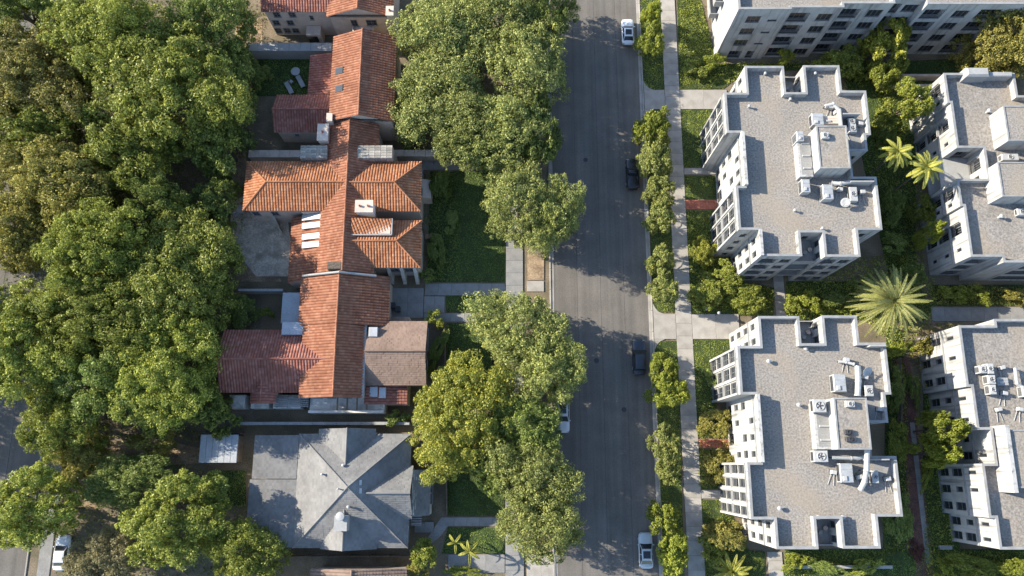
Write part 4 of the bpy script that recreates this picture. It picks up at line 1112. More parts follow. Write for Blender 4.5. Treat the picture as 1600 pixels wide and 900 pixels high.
# --- lower tile house with dark red wing and brown wing
c = G(530, 530, 0)
h4 = thing('tile_house', 'sprawling tile house with a dark red wing and a plain brown wing', 'house', (c[0], c[1], 0))
b_a = roof_block(h4, (469, 430, 607, 509), 5.4, 7.6, 'y', m='tile', rpx=528, ze2=4.6)
b_b = roof_block(h4, (471, 500, 569, 622), 5.6, 7.5, 'y', m='tile', rpx=523, wall='whitestucco')
b_c = roof_block(h4, (347, 516, 535, 613), 4.6, 6.8, 'x', m='tile_r')
b_d = roof_block(h4, (574, 502, 667, 602), 4.6, 6.5, 'x', m='tile_b', barrel=0, lip=.03, course=.3, pitch=.3)
lean(h4, (571, 562, 636, 632), (4.3, 3.4), 'tile_r'); lean(h4, (610, 495, 640, 512), (3.0, 2.9), 'tile_b', barrel=0)
b_g = roof_block(h4, (393, 590, 432, 631), 4.2, 5.4, 'y', m='tile_r')
a = G(470, 428, 7); q = G(531, 425, 7.9); e_ = G(587, 430, 6.5)
for p0, p1 in (((a[0], a[1], 6.0), (q[0], q[1], 8.0)), ((q[0], q[1], 8.0), (e_[0], e_[1], 6.1))):
    MB().tube([p0, p1], .16, 6).build('party_wall_cap', 'greyplaster', h4)
x0, x1, y0, y1 = rectG(566, 508, 571, 622, 5.6); MB().box(x0, x1, y0, y1, 5.0, 5.75).build('parapet', 'coping', h4)
for px, z, m in (((440, 457, 468, 505), 3.4, 'shed'), ((576, 511, 590, 526), 5.9, 'skyl'), ((577, 604, 590, 620), 4.3, 'skyl'), ((592, 605, 603, 622), 4.2, 'skyl')):
    x0, x1, y0, y1 = rectG(*px, z); MB().bbox(x0, x1, y0, y1, 0 if m == 'shed' else z - 1, z, .06).build('flat_roof' if m == 'shed' else 'rooflight', m, h4)
x0, x1, y0, y1 = rectG(440, 503, 479, 523, 5.6); o = MB().bbox(x0, x1, y0, y1, 3, 5.6, .08).build('roof_lantern', 'shed', h4)
for i in range(2):
    x0, x1, y0, y1 = rectG(481, 506 + i * 9, 497, 513 + i * 9, 6.0); MB().bbox(x0, x1, y0, y1, 5, 6.0, .06).build('rooflight', 'skyl', h4)
x0, x1, y0, y1 = rectG(501, 514, 510, 524, 6.4); MB().box(x0, x1, y0, y1, 5, 6.5).build('chimney', 'greyplaster', h4)
# white garden front with terrace walls
x0, x1, y0, y1 = rectG(482, 618, 600, 645, 3.2)
MB().box(x0, x1, y0, y0 + .3, 0, 3.2).build('terrace_wall', 'whitestucco', h4); MB().box(x0 + .02, x1 - .02, y0 + .301, y1, 0, 2.5).build('terrace', 'whitestucco', h4)
for i in range(4):
    xx = x0 + (x1 - x0) * (.38 + i * .13); MB().box(xx - .09, xx + .09, y0 + .31, y1 - .2, 3.0, 3.2).build('rafter', 'wood', h4)
for x in (500, 520, 545): house_win(h4, (G(x, 640, 2)[0], b_b[2] + .35), 3.0, S_, 1.0, 1.5)
for x, ww in ((372, 26), (408, 30), (440, 24), (462, 22)):
    xx, yy = G(x, 634, 1.5); MB().bbox(xx - ww * .04, xx + ww * .04, yy - .4, yy + 1.4, 0, 2.2, .1).build('terrace_wall', 'whitestucco', h4)
for y in (520, 540, 570): house_win(h4, (b_d[1] - .35, G(650, y, 2)[1]), 1.8, E_, 1.2, 1.6)
# pergola of white beams on the garden side
x0, x1, y0, y1 = rectG(429, 621, 482, 636, 3.0); pg = thing('pergola', 'white slatted pergola along the shaded garden side of the dark red wing', 'pergola', ((x0 + x1) / 2, (y0 + y1) / 2, 0))
for i in range(5):
    yy = y0 + (i + .5) * (y1 - y0) / 5; MB().box(x0, x1, yy - .07, yy + .07, 2.8, 3.0).build('beam', 'coping', pg)
for xx in (x0 + .2, x1 - .2): MB().box(xx - .09, xx + .09, y0, y0 + .18, 0, 2.795).build('post', 'coping', pg)
# --- grey shingled house
c = G(530, 765, 0)
h5 = thing('shingle_house', 'low grey shingled house with crossing gables and a capped chimney', 'house', (c[0], c[1], 0))
kw = dict(barrel=0, lip=.045, course=.30, pitch=.40)
x0, x1, y0, y1 = rectG(463, 678, 640, 856, 3.7); ax, ay = G(543, 761, 7.9); ap = (ax, ay, 7.9)
cs4 = [(x0, y0, 3.7), (x1, y0, 3.7), (x1, y1, 3.7), (x0, y1, 3.7)]
for i in range(4):
    roof_face([cs4[i], cs4[(i + 1) % 4], ap], 'shingle', h5, 'roof_shingles', **kw)
    ridge(Vector(cs4[i]) + Vector((0, 0, .05)), Vector(ap) + Vector((0, 0, .05)), h5, 'shingle', .1)
MB().box(x0 + .4, x1 - .4, y0 + .4, y1 - .4, 0, 3.75).build('wall', 'whitestucco', h5)
MB().box(x0 + .02, x1 - .02, y0 + .02, y1 - .02, 3.55, 3.66).build('eaves', 'coping', h5)
roof_block(h5, (497, 670, 586, 735), 4.0, 6.1, 'y', m='shingle', wall='whitestucco', name='roof_shingles', rpx=541, **kw)
roof_block(h5, (503, 775, 590, 858), 3.9, 6.2, 'y', m='shingle', wall='whitestucco', name='roof_shingles', rpx=537, **kw)
roof_block(h5, (578, 728, 645, 811), 3.9, 6.7, 'x', m='shingle', wall='whitestucco', name='roof_shingles', **kw)
lean(h5, (644, 734, 671, 806), (4.4, 2.8), 'shingle', 'roof_shingles', 'whitestucco', **kw)
lean(h5, (395, 680, 466, 748), (3.2, 3.75), 'shingle', 'roof_shingles', 'whitestucco', **kw)
lean(h5, (385, 749, 470, 855), (2.9, 3.75), 'shingle', 'roof_shingles', 'whitestucco', **kw); lean(h5, (461, 700, 493, 856), (3.4, 4.0), 'shingle', 'roof_shingles', 'whitestucco', **kw)
x0, x1, y0, y1 = rectG(522, 806, 542, 830, 7.4); ch = MB().box(x0, x1, y0, y1, 4, 7.4).build('chimney', 'greyplaster', h5)
x, y = G(531, 807, 7.9); MB().lathe(x, y, [(.4, 7.4), (.4, 7.7), (.55, 7.75), (.5, 7.88), (.15, 7.95)], 16).build('chimney_cap', 'wmetal', ch)
for px, py, z, rr in ((536, 727, 6.5, .16), (544, 792, 7.0, .16), (503, 741, 6.4, .14), (528, 764, 7.9, .1), (594, 730, 5.2, .15)):
    X, Y = G(px, py, z); MB().lathe(X, Y, [(rr * .7, z - .8), (rr * .7, z), (rr * 1.3, z), (rr * 1.2, z + .15), (.03, z + .22)], 10).build('vent', 'wmetal', h5)
for py in (754, 767):
    X, Y = G(563, py, 7.05); o = put('rooflight', MB().bbox(-.16, .16, -.32, .32, 0, .1, .02).mesh('rooflight', M['skyl']), h5, (X - c[0], Y - c[1], 7.03), (0, R(28), 0))
x0, x1, y0, y1 = rectG(642, 805, 659, 821, 2.8); pr = MB().box(x0, x1, y0, y0 + .1, 2.6, 2.8).build('porch_frame', 'coping', h5)
for i in range(4):
    yy = y0 + .2 + i * (y1 - y0 - .1) / 4; MB().box(x0 + .01, x1 - .01, yy, yy + .12, 2.62, 2.79).build('porch_beam', 'coping', h5)
for xx in (x0 + .06, x1 - .06):
    for yy in (y0 + .05, y1 - .05): MB().box(xx - .05, xx + .05, yy - .045, yy + .045, 0, 2.59).build('post', 'coping', h5)
for py in (700, 720, 815, 838):
    house_win(h5, (rectG(463, 678, 640, 856, 3.7)[1] - .4, G(640, py, 2)[1]), 1.2, E_, 1.1, 1.5)
for py in (745, 762, 780): house_win(h5, (rectG(644, 734, 671, 806, 3.6)[1], G(671, py, 2)[1]), .9, E_, 1.2, 1.4)
# --- shed
x0, x1, y0, y1 = rectG(312, 679, 371, 723, 2.6); sh = thing('garden_shed', 'small flat-roofed blue-grey shed beside the grey shingled house', 'shed', ((x0 + x1) / 2, (y0 + y1) / 2, 0))
MB().box(x0 + .15, x1 - .15, y0 + .15, y1 - .15, 0, 2.45).build('wall', 'wood', sh)
k = 6
for i in range(k):
    MB().bbox(x0 + i * (x1 - x0) / k + .015, x0 + (i + 1) * (x1 - x0) / k - .015, y0, y1, 2.46, 2.6 + rnd.uniform(0, .02), .02).build('roof_panel', 'shed', sh)
MB().box(x0 + 1, x0 + 1.9, y0 + .11, y0 + .149, .05, 2.1).build('door', 'dark', sh)
# --- house at the bottom edge
c = G(560, 930, 0); h6 = thing('tile_house', 'plain tile roof just showing at the bottom edge below the grey house', 'house', (c[0], c[1], 0))
roof_block(h6, (483, 888, 634, 1000), 4.6, 6.4, 'y', m='tile_b', rpx=547)

# ------------------------------------------------------------------ garden walls and fences
def garden_wall(px0, px1, h, th, m, label, name='garden_wall'):
    a, b = G(*px0, h), G(*px1, h); c = ((a[0] + b[0]) / 2, (a[1] + b[1]) / 2, 0)
    t = thing(name, label, 'wall', c)
    hor = abs(a[0] - b[0]) > abs(a[1] - b[1])
    x0, x1 = (min(a[0], b[0]), max(a[0], b[0])) if hor else (c[0] - th / 2, c[0] + th / 2)
    y0, y1 = (c[1] - th / 2, c[1] + th / 2) if hor else (min(a[1], b[1]), max(a[1], b[1]))
    MB().box(x0, x1, y0, y1, 0, h - .12).build('wall_body', m, t)
    L = max(x1 - x0, y1 - y0); k = max(1, round(L / 1.6))
    for i in range(k):
        f0, f1 = i / k, (i + 1) / k
        if hor: MB().bbox(x0 + f0 * L + .01, x0 + f1 * L - .01, y0 - .05, y1 + .05, h - .119, h, .03).build('coping', m, t)
        else: MB().bbox(x0 - .05, x1 + .05, y0 + f0 * L + .01, y0 + f1 * L - .01, h - .119, h, .03).build('coping', m, t)
garden_wall((385, 73), (519, 73), 2.6, 1.25, 'greyplaster', 'broad grey masonry wall between the top house and the gabled tile house')
garden_wall((388, 240), (469, 240), 2.2, 1.0, 'stucco', 'shaded stucco wall running from the trees to the whitewashed chimney')
garden_wall((614, 239), (682, 239), 2.2, .9, 'stucco', 'shaded stucco wall from the second whitewashed chimney to the bright trees')
garden_wall((374, 666), (640, 657), 1.8, .3, 'greyplaster', 'low wall in deep shade between the red wing and the grey house')
garden_wall((372, 453), (442, 453), 2.2, .25, 'greyplaster', 'thin grey wall in shade above the dark yard of the red-winged house')
garden_wall((1378, 117), (1470, 117), 1.6, .25, 'stucco', 'thin wall between the tall golden-topped shrub and the brown-roofed block')
garden_wall((1378, 133), (1462, 133), 1.2, .25, 'stucco', 'lower of the two thin walls beside the brown-roofed block')
garden_wall((1230, 886), (1395, 886), .8, .3, 'greyplaster', 'low wall in the planting below the second stepped block')

def fence(px0, px1, h, label, m='wood', board=0.42):
    a, b = Vector(G(*px0, h)), Vector(G(*px1, h)); L = (b - a).length; d = (b - a) / L; ang = math.atan2(d.y, d.x)
    t = thing('fence', label, 'fence', (a.x, a.y, 0), ang)
    k = max(2, int(L / board)); me = MB().box(.01, L / k - .02, -.025, .025, .08, h).mesh('board', M[m])
    for i in range(min(k, 120)): put('board', me, t, (i * L / k, rnd.uniform(-.008, .008), rnd.uniform(-.02, .01)))
    n = max(2, int(L / 2.4) + 1); pm = MB().box(-.06, .06, .03, .15, 0, h + .08).mesh('post', M[m])
    for i in range(n): put('post', pm, t, (L * i / (n - 1), 0, 0))
    for z in (.4, h - .3): put('rail', MB().box(0, L, .026, .09, z, z + .09).mesh('rail', M[m]), t)
fence((445, 870), (640, 870), 1.8, 'pale wooden fence in shade between the grey house and the bottom tile roof')
fence((695, 600), (695, 508), 1.5, 'wooden fence edging the small shaded lawn beside the brown wing')
fence((698, 806), (697, 735), 1.4, 'wooden fence edging the lawn in front of the grey house')
fence((1412, 700), (1408, 560), 1.5, 'weathered fence beside the russet garden path under the hatch terrace', 'wood')
fence((375, 676), (312, 676), 1.8, 'dark fence behind the flat-roofed shed')

# ------------------------------------------------------------------ cars
def car(px, py, paint, label, L=4.6, Wd=1.85, Hc=1.45, rz=0.0, suv=False, sunroof=False, pickup=False):
    x, y = G(px, py, 0.7); t = thing('parked_car', label, 'car', (x, y, 0.03), rz, 'cars parked along the streets')
    n = 13
    # lower body: stations from nose (+y) to tail (-y)
    st = [(1.0, .55, .50, .62), (.97, .78, .38, .74), (.88, .92, .30, .84), (.70, .99, .26, .90), (.40, 1.0, .24, .95), (.1, 1.0, .24, .97), (-.3, 1.0, .24, .97), (-.62, 1.0, .24, .99), (-.84, .97, .28, .98), (-.95, .86, .36, .93), (-1.0, .66, .48, .80)]
    if suv: st = [(a, min(1, b * 1.05), c, d * 1.12) for a, b, c, d in st]
    vs = []; K = 10
    for yy, wf, zl, zt in st:
        hw = Wd / 2 * wf
        ring = [(-hw * .80, zl), (-hw * .97, zl + .12), (-hw, (zl + zt) / 2), (-hw * .96, zt - .10), (-hw * .86, zt - .015), (-hw * .35, zt + .025), (hw * .35, zt + .025), (hw * .86, zt - .015), (hw * .96, zt - .10), (hw, (zl + zt) / 2), (hw * .97, zl + .12), (hw * .80, zl)]
        vs += [(px_, yy * L / 2, z) for px_, z in ring]
    K = 12; fs = []
    for i in range(len(st) - 1):
        for k in range(K): fs.append((i * K + k, i * K + (k + 1) % K, (i + 1) * K + (k + 1) % K, (i + 1) * K + k))
    fs += [tuple(range(K)), tuple((len(st) - 1) * K + k for k in range(K))]
    put('body', MB().add(vs, fs).mesh('body', M[paint], None, True), t)
    zb = .96 * (1.12 if suv else 1); zt = Hc
    cb = [(.40, .90), (-.78 if not pickup else -.15, .88)]; ct = [(.10, .70), (-.52 if not suv else -.70, .68)]
    if pickup: ct[1] = (-.10, .70)
    def ring(lst, z):
        (f, wf), (r, wr) = lst; return [(-Wd / 2 * wf, f * L / 2, z), (Wd / 2 * wf, f * L / 2, z), (Wd / 2 * wr, r * L / 2, z), (-Wd / 2 * wr, r * L / 2, z)]
    B, T = ring(cb, zb - .04), ring(ct, zt - .05)
    c = MB().add(B + T, [(0, 1, 5, 4), (1, 2, 6, 5), (2, 3, 7, 6), (3, 0, 4, 7)])
    xr, f, r = Wd / 2 * .70, ct[0][0] * L / 2, ct[1][0] * L / 2
    G2 = []; nx, ny = 6, 6
    for j in range(ny + 1):
        for i in range(nx + 1):
            u, v = i / nx * 2 - 1, j / ny * 2 - 1
            G2.append((u * xr * (1 - .02 * (v < 0)), (f + r) / 2 + v * (f - r) / 2, zt - .05 + .07 * (1 - u * u) ** .6 * (1 - v ** 4) ** .6))
    c.add(G2, [(j * (nx + 1) + i, j * (nx + 1) + i + 1, (j + 1) * (nx + 1) + i + 1, (j + 1) * (nx + 1) + i) for j in range(ny) for i in range(nx)])
    put('cabin', c.mesh('cabin', M[paint]), t)
    def panel(name, a, b, c_, d, mm, mg=.08, off=.012):
        a, b, c_, d = map(Vector, (a, b, c_, d)); nn = (b - a).cross(d - a).normalized(); ctr = (a + b + c_ + d) / 4
        if nn.dot(ctr - Vector((0, 0, .8))) < 0: nn = -nn
        q = [ctr + (p - ctr) * (1 - mg) + nn * off for p in (a, b, c_, d)]
        return put(name, MB().quad(*q).mesh(name, M[mm]), t)
    panel('windscreen', B[0], B[1], T[1], T[0], 'glass'); panel('rear_window', B[2], B[3], T[3], T[2], 'glass')
    for s, (i, j) in ((1, (1, 2)), (-1, (3, 0))):
        m1, m2 = (Vector(B[i]) + Vector(B[j])) / 2, (Vector(T[i]) + Vector(T[j])) / 2
        panel('side_window', B[i], m1, m2, T[i], 'glass', .1); panel('side_window', m1, B[j], T[j], m2, 'glass', .1)
    if sunroof:
        put('sunroof', MB().box(-xr * .72, xr * .72, (f + r) / 2 - (f - r) * .33, (f + r) / 2 + (f - r) * .33, zt + .012, zt + .03).mesh('sunroof', M['glass']), t)
    if pickup:
        put('load_bed', MB().box(-Wd / 2 * .8, Wd / 2 * .8, -L / 2 * .93, -L / 2 * .2, zb - .05, zb + .02).mesh('load_bed', M['dark']), t)
        for s in (-1, 1): put('bed_rail', MB().bbox(s * Wd / 2 * .9 - .06, s * Wd / 2 * .9 + .06, -L / 2 * .95, -L / 2 * .18, zb - .1, zb + .14, .03).mesh('bed_rail', M[paint]), t)
    for s in (-1, 1):
        put('headlight', MB().bbox(s * Wd * .34 - .16, s * Wd * .34 + .16, L / 2 * .88, L / 2 * .955, .62, .80 * (1.1 if suv else 1), .03).mesh('headlight', M['skyl']), t)
        put('tail_light', MB().bbox(s * Wd * .37 - .14, s * Wd * .37 + .14, -L / 2 * .985, -L / 2 * .93, .68, .90, .03).mesh('tail_light', M['brickp']), t)
        put('wing_mirror', MB().bbox(s * Wd * .53 - .09, s * Wd * .53 + .09, L / 2 * .30, L / 2 * .36, .92, 1.06, .03).mesh('wing_mirror', M[paint]), t)
        for yy in (.62, -.60):
            w = MB(); w.tube([(s * Wd / 2 * .78, yy * L / 2, .33), (s * Wd / 2 * .985, yy * L / 2, .33)], .33, 18)
            wo = put('wheel', w.mesh('wheel', M['dark']), t)
            put('rim', MB().tube([(s * Wd / 2 * .94, yy * L / 2, .33), (s * Wd / 2 * .99, yy * L / 2, .33)], .2, 12).mesh('rim', M['metal']), wo)
    put('bumper', MB().bbox(-Wd * .36, Wd * .36, -L / 2 * 1.005, -L / 2 * .97, .42, .62, .03).mesh('bumper', M['dark']), t)
    return t
M['paint_w'] = mat('white_paint', (0.70, 0.71, 0.73), 0.3, var=.03, fvar=.02, spec=.6)
M['paint_k'] = mat('black_paint', (0.012, 0.013, 0.016), 0.22, var=.1, fvar=.05, spec=.6)
M['paint_n'] = mat('navy_paint', (0.03, 0.035, 0.045), 0.25, var=.1, fvar=.05, spec=.6)
M['paint_b'] = mat('pale_blue_paint', (0.42, 0.47, 0.49), 0.3, var=.04, fvar=.03, spec=.6)
M['paint_s'] = mat('silver_blue_paint', (0.52, 0.54, 0.56), 0.3, var=.04, fvar=.03, spec=.6)
car(981, 50, 'paint_w', 'white car with a dark sunroof parked at the upper kerb', L=4.3, sunroof=True)
car(988, 272, 'paint_k', 'black pickup parked in tree shade by the kerb', L=4.7, pickup=True, suv=True, Hc=1.7)
car(998.5, 558, 'paint_n', 'dark blue car parked just below the sunlit patch of road', L=4.9, suv=True, Hc=1.62)
car(879, 648, 'paint_s', 'pale silver-blue car half hidden under the street tree', L=4.8, suv=True, Hc=1.6, rz=math.pi, sunroof=True)
car(1009, 860, 'paint_b', 'light blue sedan with a dark glass roof near the bottom of the road', L=4.45, sunroof=True)
car(97, 863, 'paint_w', 'white car peeking out from the trees on the narrow side street', L=4.4)

# ------------------------------------------------------------------ palms
def frond_mesh(Lf, width, m, droop=.5, n=24, arch=.25):
    v, f, t = [], [], []
    pts = []
    for i in range(n + 1):
        s = i / n; pts.append(Vector((Lf * (s - .12 * s * s * droop), 0, Lf * (arch * s - (arch + droop * .55) * s * s))))
    for i in range(n):
        a, b = pts[i], pts[i + 1]; k = len(v); r = .045 * (1 - i / n) + .012
        v += [a + Vector((0, r, 0)), a + Vector((0, 0, r)), a - Vector((0, r, 0)), b + Vector((0, r, 0)), b + Vector((0, 0, r)), b - Vector((0, r, 0))]
        f += [(k, k + 1, k + 4, k + 3), (k + 1, k + 2, k + 5, k + 4)]; t += [.9, .9]
    for i in range(2, n * 2):
        s = i / (2 * n); j = min(int(s * n), n - 1); p = pts[j].lerp(pts[j + 1], s * n - j); d = (pts[j + 1] - pts[j]).normalized()
        ll = width * math.sin(math.pi * min(1, .12 + s * .86)) ** .6
        for sd in (-1, 1):
            tip = p + d * ll * .62 + Vector((0, sd * ll * .62, ll * (.30 - .3 * s) + rnd.uniform(-.08, .05))); w = d * (.04 + .012 * ll)
            k = len(v); mid = p.lerp(tip, .5) + Vector((0, 0, .06))
            v += [p - w * .5, p + w * .5, mid + w, mid - w, tip]
            f += [(k, k + 1, k + 2, k + 3), (k + 3, k + 2, k + 4)]; tt = min(1, max(0, rnd.gauss(.5, .2))); t += [tt, tt]
    me = bpy.data.meshes.new('frond'); me.from_pydata([tuple(p) for p in v], [], f)
    at = me.attributes.new('tint', 'FLOAT', 'FACE'); at.data.foreach_set('value', np.array(t, np.float32)); me.materials.append(M[m])
    return me

def palm(px, py, h, rad, nf, m, label, group=None, tr=.2, el=(-.25, 1.25), width=.7, droop=.55, name='palm_tree', zc=None):
    x, y = G(px, py, h + .2); t = thing(name, label, 'palm', (x, y, 0), 0, group)
    if h > .3:
        mb = MB(); mb.tube([(0, 0, -.2), (.02, 0, h * .3), (-.03, .03, h * .7), (0, 0, h)], [tr * 1.3, tr, tr * .9, tr * 1.15], 10); put('trunk', mb.mesh('trunk', M['bark'], None, True), t)
    fm = [frond_mesh(rad * q, width, m, droop * z) for q, z in ((1.0, 1.0), (.92, 1.15), (1.05, .85))]
    ga = math.pi * (3 - math.sqrt(5))
    for i in range(nf):
        q = i / max(1, nf - 1); e = el[0] + (el[1] - el[0]) * q ** 1.3
        put('frond', fm[i % 3], t, (0, 0, h + .15 * q), (rnd.uniform(-.25, .25), -e, i * ga + rnd.uniform(-.15, .15)), (1 - .25 * q, 1, 1))
    return t
palm(1393, 472, 7.0, 5.8, 84, 'palm', 'huge feather palm with long radiating fronds between the two stepped blocks', tr=.38, width=.5, droop=.55, el=(-.45, 1.15))
palm(1402, 238, 11.8, 2.5, 22, 'palm_y', 'upper of the two small yellow-green palms beside the brown-roofed block', 'small garden palms', tr=.12, width=.55, droop=.75)
palm(1447, 262, 11.8, 2.7, 22, 'palm_y', 'lower of the two small palms leaning against the brown-roofed block', 'small garden palms', tr=.12, width=.55, droop=.75)
palm(1143, 893, 1.2, 3.0, 18, 'palm_y', 'low fan of palm fronds at the bottom edge beside the long sidewalk', tr=.2, width=.5, droop=.4, el=(.1, 1.2))
palm(733, 862, 3.2, 1.9, 7, 'palm_y', 'spindly pale palm with few fronds on the shaded lawn in front of the grey house', tr=.07, width=.35, droop=.5, el=(0, .5))
palm(711, 848, 2.8, 1.5, 5, 'palm_y', 'smaller spindly palm beside the path of the grey house', tr=.06, width=.3, droop=.5, el=(0, .5))

# ------------------------------------------------------------------ trees
GF = 'big trees behind the tiled houses'; GS = 'street trees on the house side'; GV = 'small verge trees on the apartment side'; GB = 'garden shrubs'
for a in [
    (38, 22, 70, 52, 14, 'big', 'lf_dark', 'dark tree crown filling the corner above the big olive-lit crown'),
    (55, 140, 100, 92, 15, 'huge', 'lf_olive', 'broad golden-lit crown at the picture edge below the dark corner tree'),
    (185, 72, 100, 84, 16, 'huge', 'lf_green', 'wide green crown cut by the top edge beside the dark corner tree'),
    (285, 150, 108, 105, 17, 'huge', 'lf_green', 'largest green crown nearest the gabled tile house'),
    (338, 42, 62, 66, 13, 'big', 'lf_dark', 'dark green crown beside the pink house at the top edge'),
    (205, 238, 82, 62, 13, 'big', 'lf_green', 'green crown hanging just below the largest crown'),
    (92, 295, 92, 76, 14, 'huge', 'lf_olive', 'yellow-olive crown midway down the edge of the picture'),
    (48, 376, 58, 60, 13, 'big', 'lf_olive', 'yellow-olive crown hiding the upper end of the narrow side street'),
    (165, 405, 88, 80, 16, 'huge', 'lf_green', 'bright yellow-green lobe in the middle of the tree belt, on the street side'),
    (278, 432, 94, 108, 13, 'huge', 'lf_green', 'tall green crown beside the pale patio of the cross-shaped house'),
    (170, 505, 96, 78, 15, 'huge', 'lf_green', 'sunlit crown directly below the bright lobe in the tree belt'),
    (48, 542, 86, 100, 15, 'huge', 'lf_green', 'large crown at the picture edge overhanging the narrow side street'),
    (272, 582, 84, 92, 14, 'huge', 'lf_green', 'green crown touching the dark red wing of the tile house'),
    (185, 600, 76, 66, 13, 'big', 'lf_dark', 'shaded crown between the side street overhang and the dark red wing'),
    (112, 664, 58, 55, 11, 'big', 'lf_green', 'crown leaning over the kerb of the side street above the bare ground'),
    (60, 794, 78, 62, 12, 'big', 'lf_green', 'round bright-topped crown standing over the side street above the white car'),
    (212, 752, 72, 42, 7, 'big', 'lf_dark', 'low dark spreading tree between the bare ground and the lower trees'),
    (285, 815, 82, 70, 12, 'big', 'lf_green', 'broad dull green crown below the flat-roofed shed'),
    (385, 862, 62, 50, 10, 'big', 'lf_green', 'crown overlapping the lower corner of the grey shingled house'),
    (170, 872, 56, 48, 9, 'big', 'lf_grey', 'pale grey-olive crown at the bottom edge beside the white car'),
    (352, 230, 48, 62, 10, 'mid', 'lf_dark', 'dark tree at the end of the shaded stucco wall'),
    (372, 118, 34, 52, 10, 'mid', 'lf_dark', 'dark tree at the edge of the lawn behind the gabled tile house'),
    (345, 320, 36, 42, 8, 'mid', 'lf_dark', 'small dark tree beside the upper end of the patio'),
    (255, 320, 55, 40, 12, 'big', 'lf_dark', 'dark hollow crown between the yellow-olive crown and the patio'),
    (150, 330, 52, 40, 12, 'big', 'lf_olive', 'olive crown tucked above the bright lobe of the tree belt'),
    (345, 655, 34, 34, 9, 'mid', 'lf_dark', 'dark tree squeezed between the red wing and the shed'),
    (330, 770, 36, 32, 6, 'mid', 'lf_dark', 'dark bush at the edge of the small bright lawn below the shed'),
    (128, 712, 40, 40, 7, 'big', 'lf_olive', 'pale olive tree beside the bare ground and the side street kerb'),
    (245, 690, 40, 22, 6, 'mid', 'lf_olive', 'low olive tree over the bare ground near the shed'),
    (70, 215, 80, 50, 13, 'big', 'lf_green', 'green crown between the golden-lit and the yellow-olive edge crowns'),
    (-262, 440, 80, 90, 15, 'big', 'lf_green', 'tree on the far side of the narrow side street beside the overhanging crown'),
    (-265, 615, 84, 95, 17, 'huge', 'lf_green', 'tall tree on the far side of the side street shading the bare asphalt'),
    (-80, 330, 70, 80, 14, 'big', 'lf_olive', 'tree on the far side of the side street near the yellow-olive crowns'),
]: tree(*a, group=GF)
for a in [
    (702, 66, 88, 76, 11.9, 'airy', 'lf_street', 'bright street-side crown next to the pink house at the top edge'),
    (688, 152, 80, 84, 11.9, 'airy', 'lf_street', 'bright crown overhanging the roof of the gabled tile house'),
    (782, 36, 72, 62, 11.9, 'airy', 'lf_street', 'crown cut by the top edge in the middle of the upper street trees'),
    (820, 108, 66, 80, 11.9, 'airy', 'lf_street', 'crown bordering the road across from the white car'),
    (788, 214, 78, 64, 11.0, 'airy', 'lf_street', 'crown at the lower end of the upper street trees above the shaded lawn'),
    (850, 18, 50, 56, 11.0, 'big', 'lf_dark', 'darker crown at the top edge leaning over the road'),
    (735, 205, 62, 60, 11.0, 'airy', 'lf_street', 'crown hanging over the cross path above the shaded lawn'),
    (840, 215, 36, 60, 10.1, 'mid', 'lf_dark', 'narrow shaded crown at the road edge below the upper street trees'),
    (812, 318, 58, 66, 10.1, 'airy', 'lf_street', 'crown over the sidewalk beside the large shaded lawn'),
    (866, 340, 44, 60, 9.6, 'airy', 'lf_street', 'crown over the road edge just above the sunlit patch of road'),
    (812, 522, 76, 70, 11.0, 'airy', 'lf_street', 'round crown over the sidewalk below the sunlit patch of road'),
    (858, 575, 56, 62, 11.0, 'airy', 'lf_street', 'crown over the road edge above the silver-blue car'),
    (724, 650, 84, 92, 11.0, 'huge', 'lf_yellow', 'golden yellow crown between the brown wing and the road trees'),
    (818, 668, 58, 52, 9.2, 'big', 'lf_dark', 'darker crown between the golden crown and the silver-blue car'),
    (835, 752, 74, 66, 11.0, 'airy', 'lf_street', 'crown below the silver-blue car on the house side of the road'),
    (845, 822, 68, 58, 11.0, 'airy', 'lf_street', 'lowest crown on the house side of the road'),
    (772, 735, 40, 40, 8.2, 'mid', 'lf_dark', 'small shaded crown between the golden crown and the lowest road trees'),
]: tree(*a, group=GS)
for a in [
    (1018, 28, 16, 20, 6.1, 'mid', 'lf_lime', 'bright small tree on the verge right of the white car'),
    (1016, 68, 22, 30, 5.5, 'mid', 'lf_lime', 'small verge tree just below and beside the white car'),
    (1021, 205, 29, 37, 6.6, 'mid', 'lf_lime', 'bushy verge tree above the black pickup'),
    (1024, 250, 26, 37, 6.6, 'mid', 'lf_street', 'verge tree beside the black pickup'),
    (1029, 308, 24, 29, 5.5, 'mid', 'lf_street', 'verge tree below the black pickup opposite the brick path'),
    (1033, 342, 27, 29, 6.1, 'mid', 'lf_street', 'rounded verge tree a little below the upper brick path'),
    (1034, 408, 24, 29, 5.5, 'mid', 'lf_street', 'verge tree beside the shaded road above the lower driveway'),
    (1036, 450, 23, 27, 5.5, 'mid', 'lf_street', 'last verge tree before the lower driveway'),
    (1034, 578, 24, 27, 5.5, 'mid', 'lf_lime', 'verge tree beside the dark blue car'),
    (1042, 610, 32, 29, 6.1, 'mid', 'lf_lime', 'wide verge tree just below the dark blue car'),
    (1037, 690, 23, 30, 5.5, 'mid', 'lf_street', 'verge tree across from the lower brick path'),
    (1042, 730, 21, 24, 5.0, 'mid', 'lf_street', 'verge tree below the lower brick path'),
    (1038, 815, 29, 34, 6.1, 'mid', 'lf_lime', 'verge tree just above the light blue sedan'),
    (1050, 860, 27, 34, 6.1, 'mid', 'lf_lime', 'verge tree right beside the light blue sedan'),
]: tree(*a, group=GV)
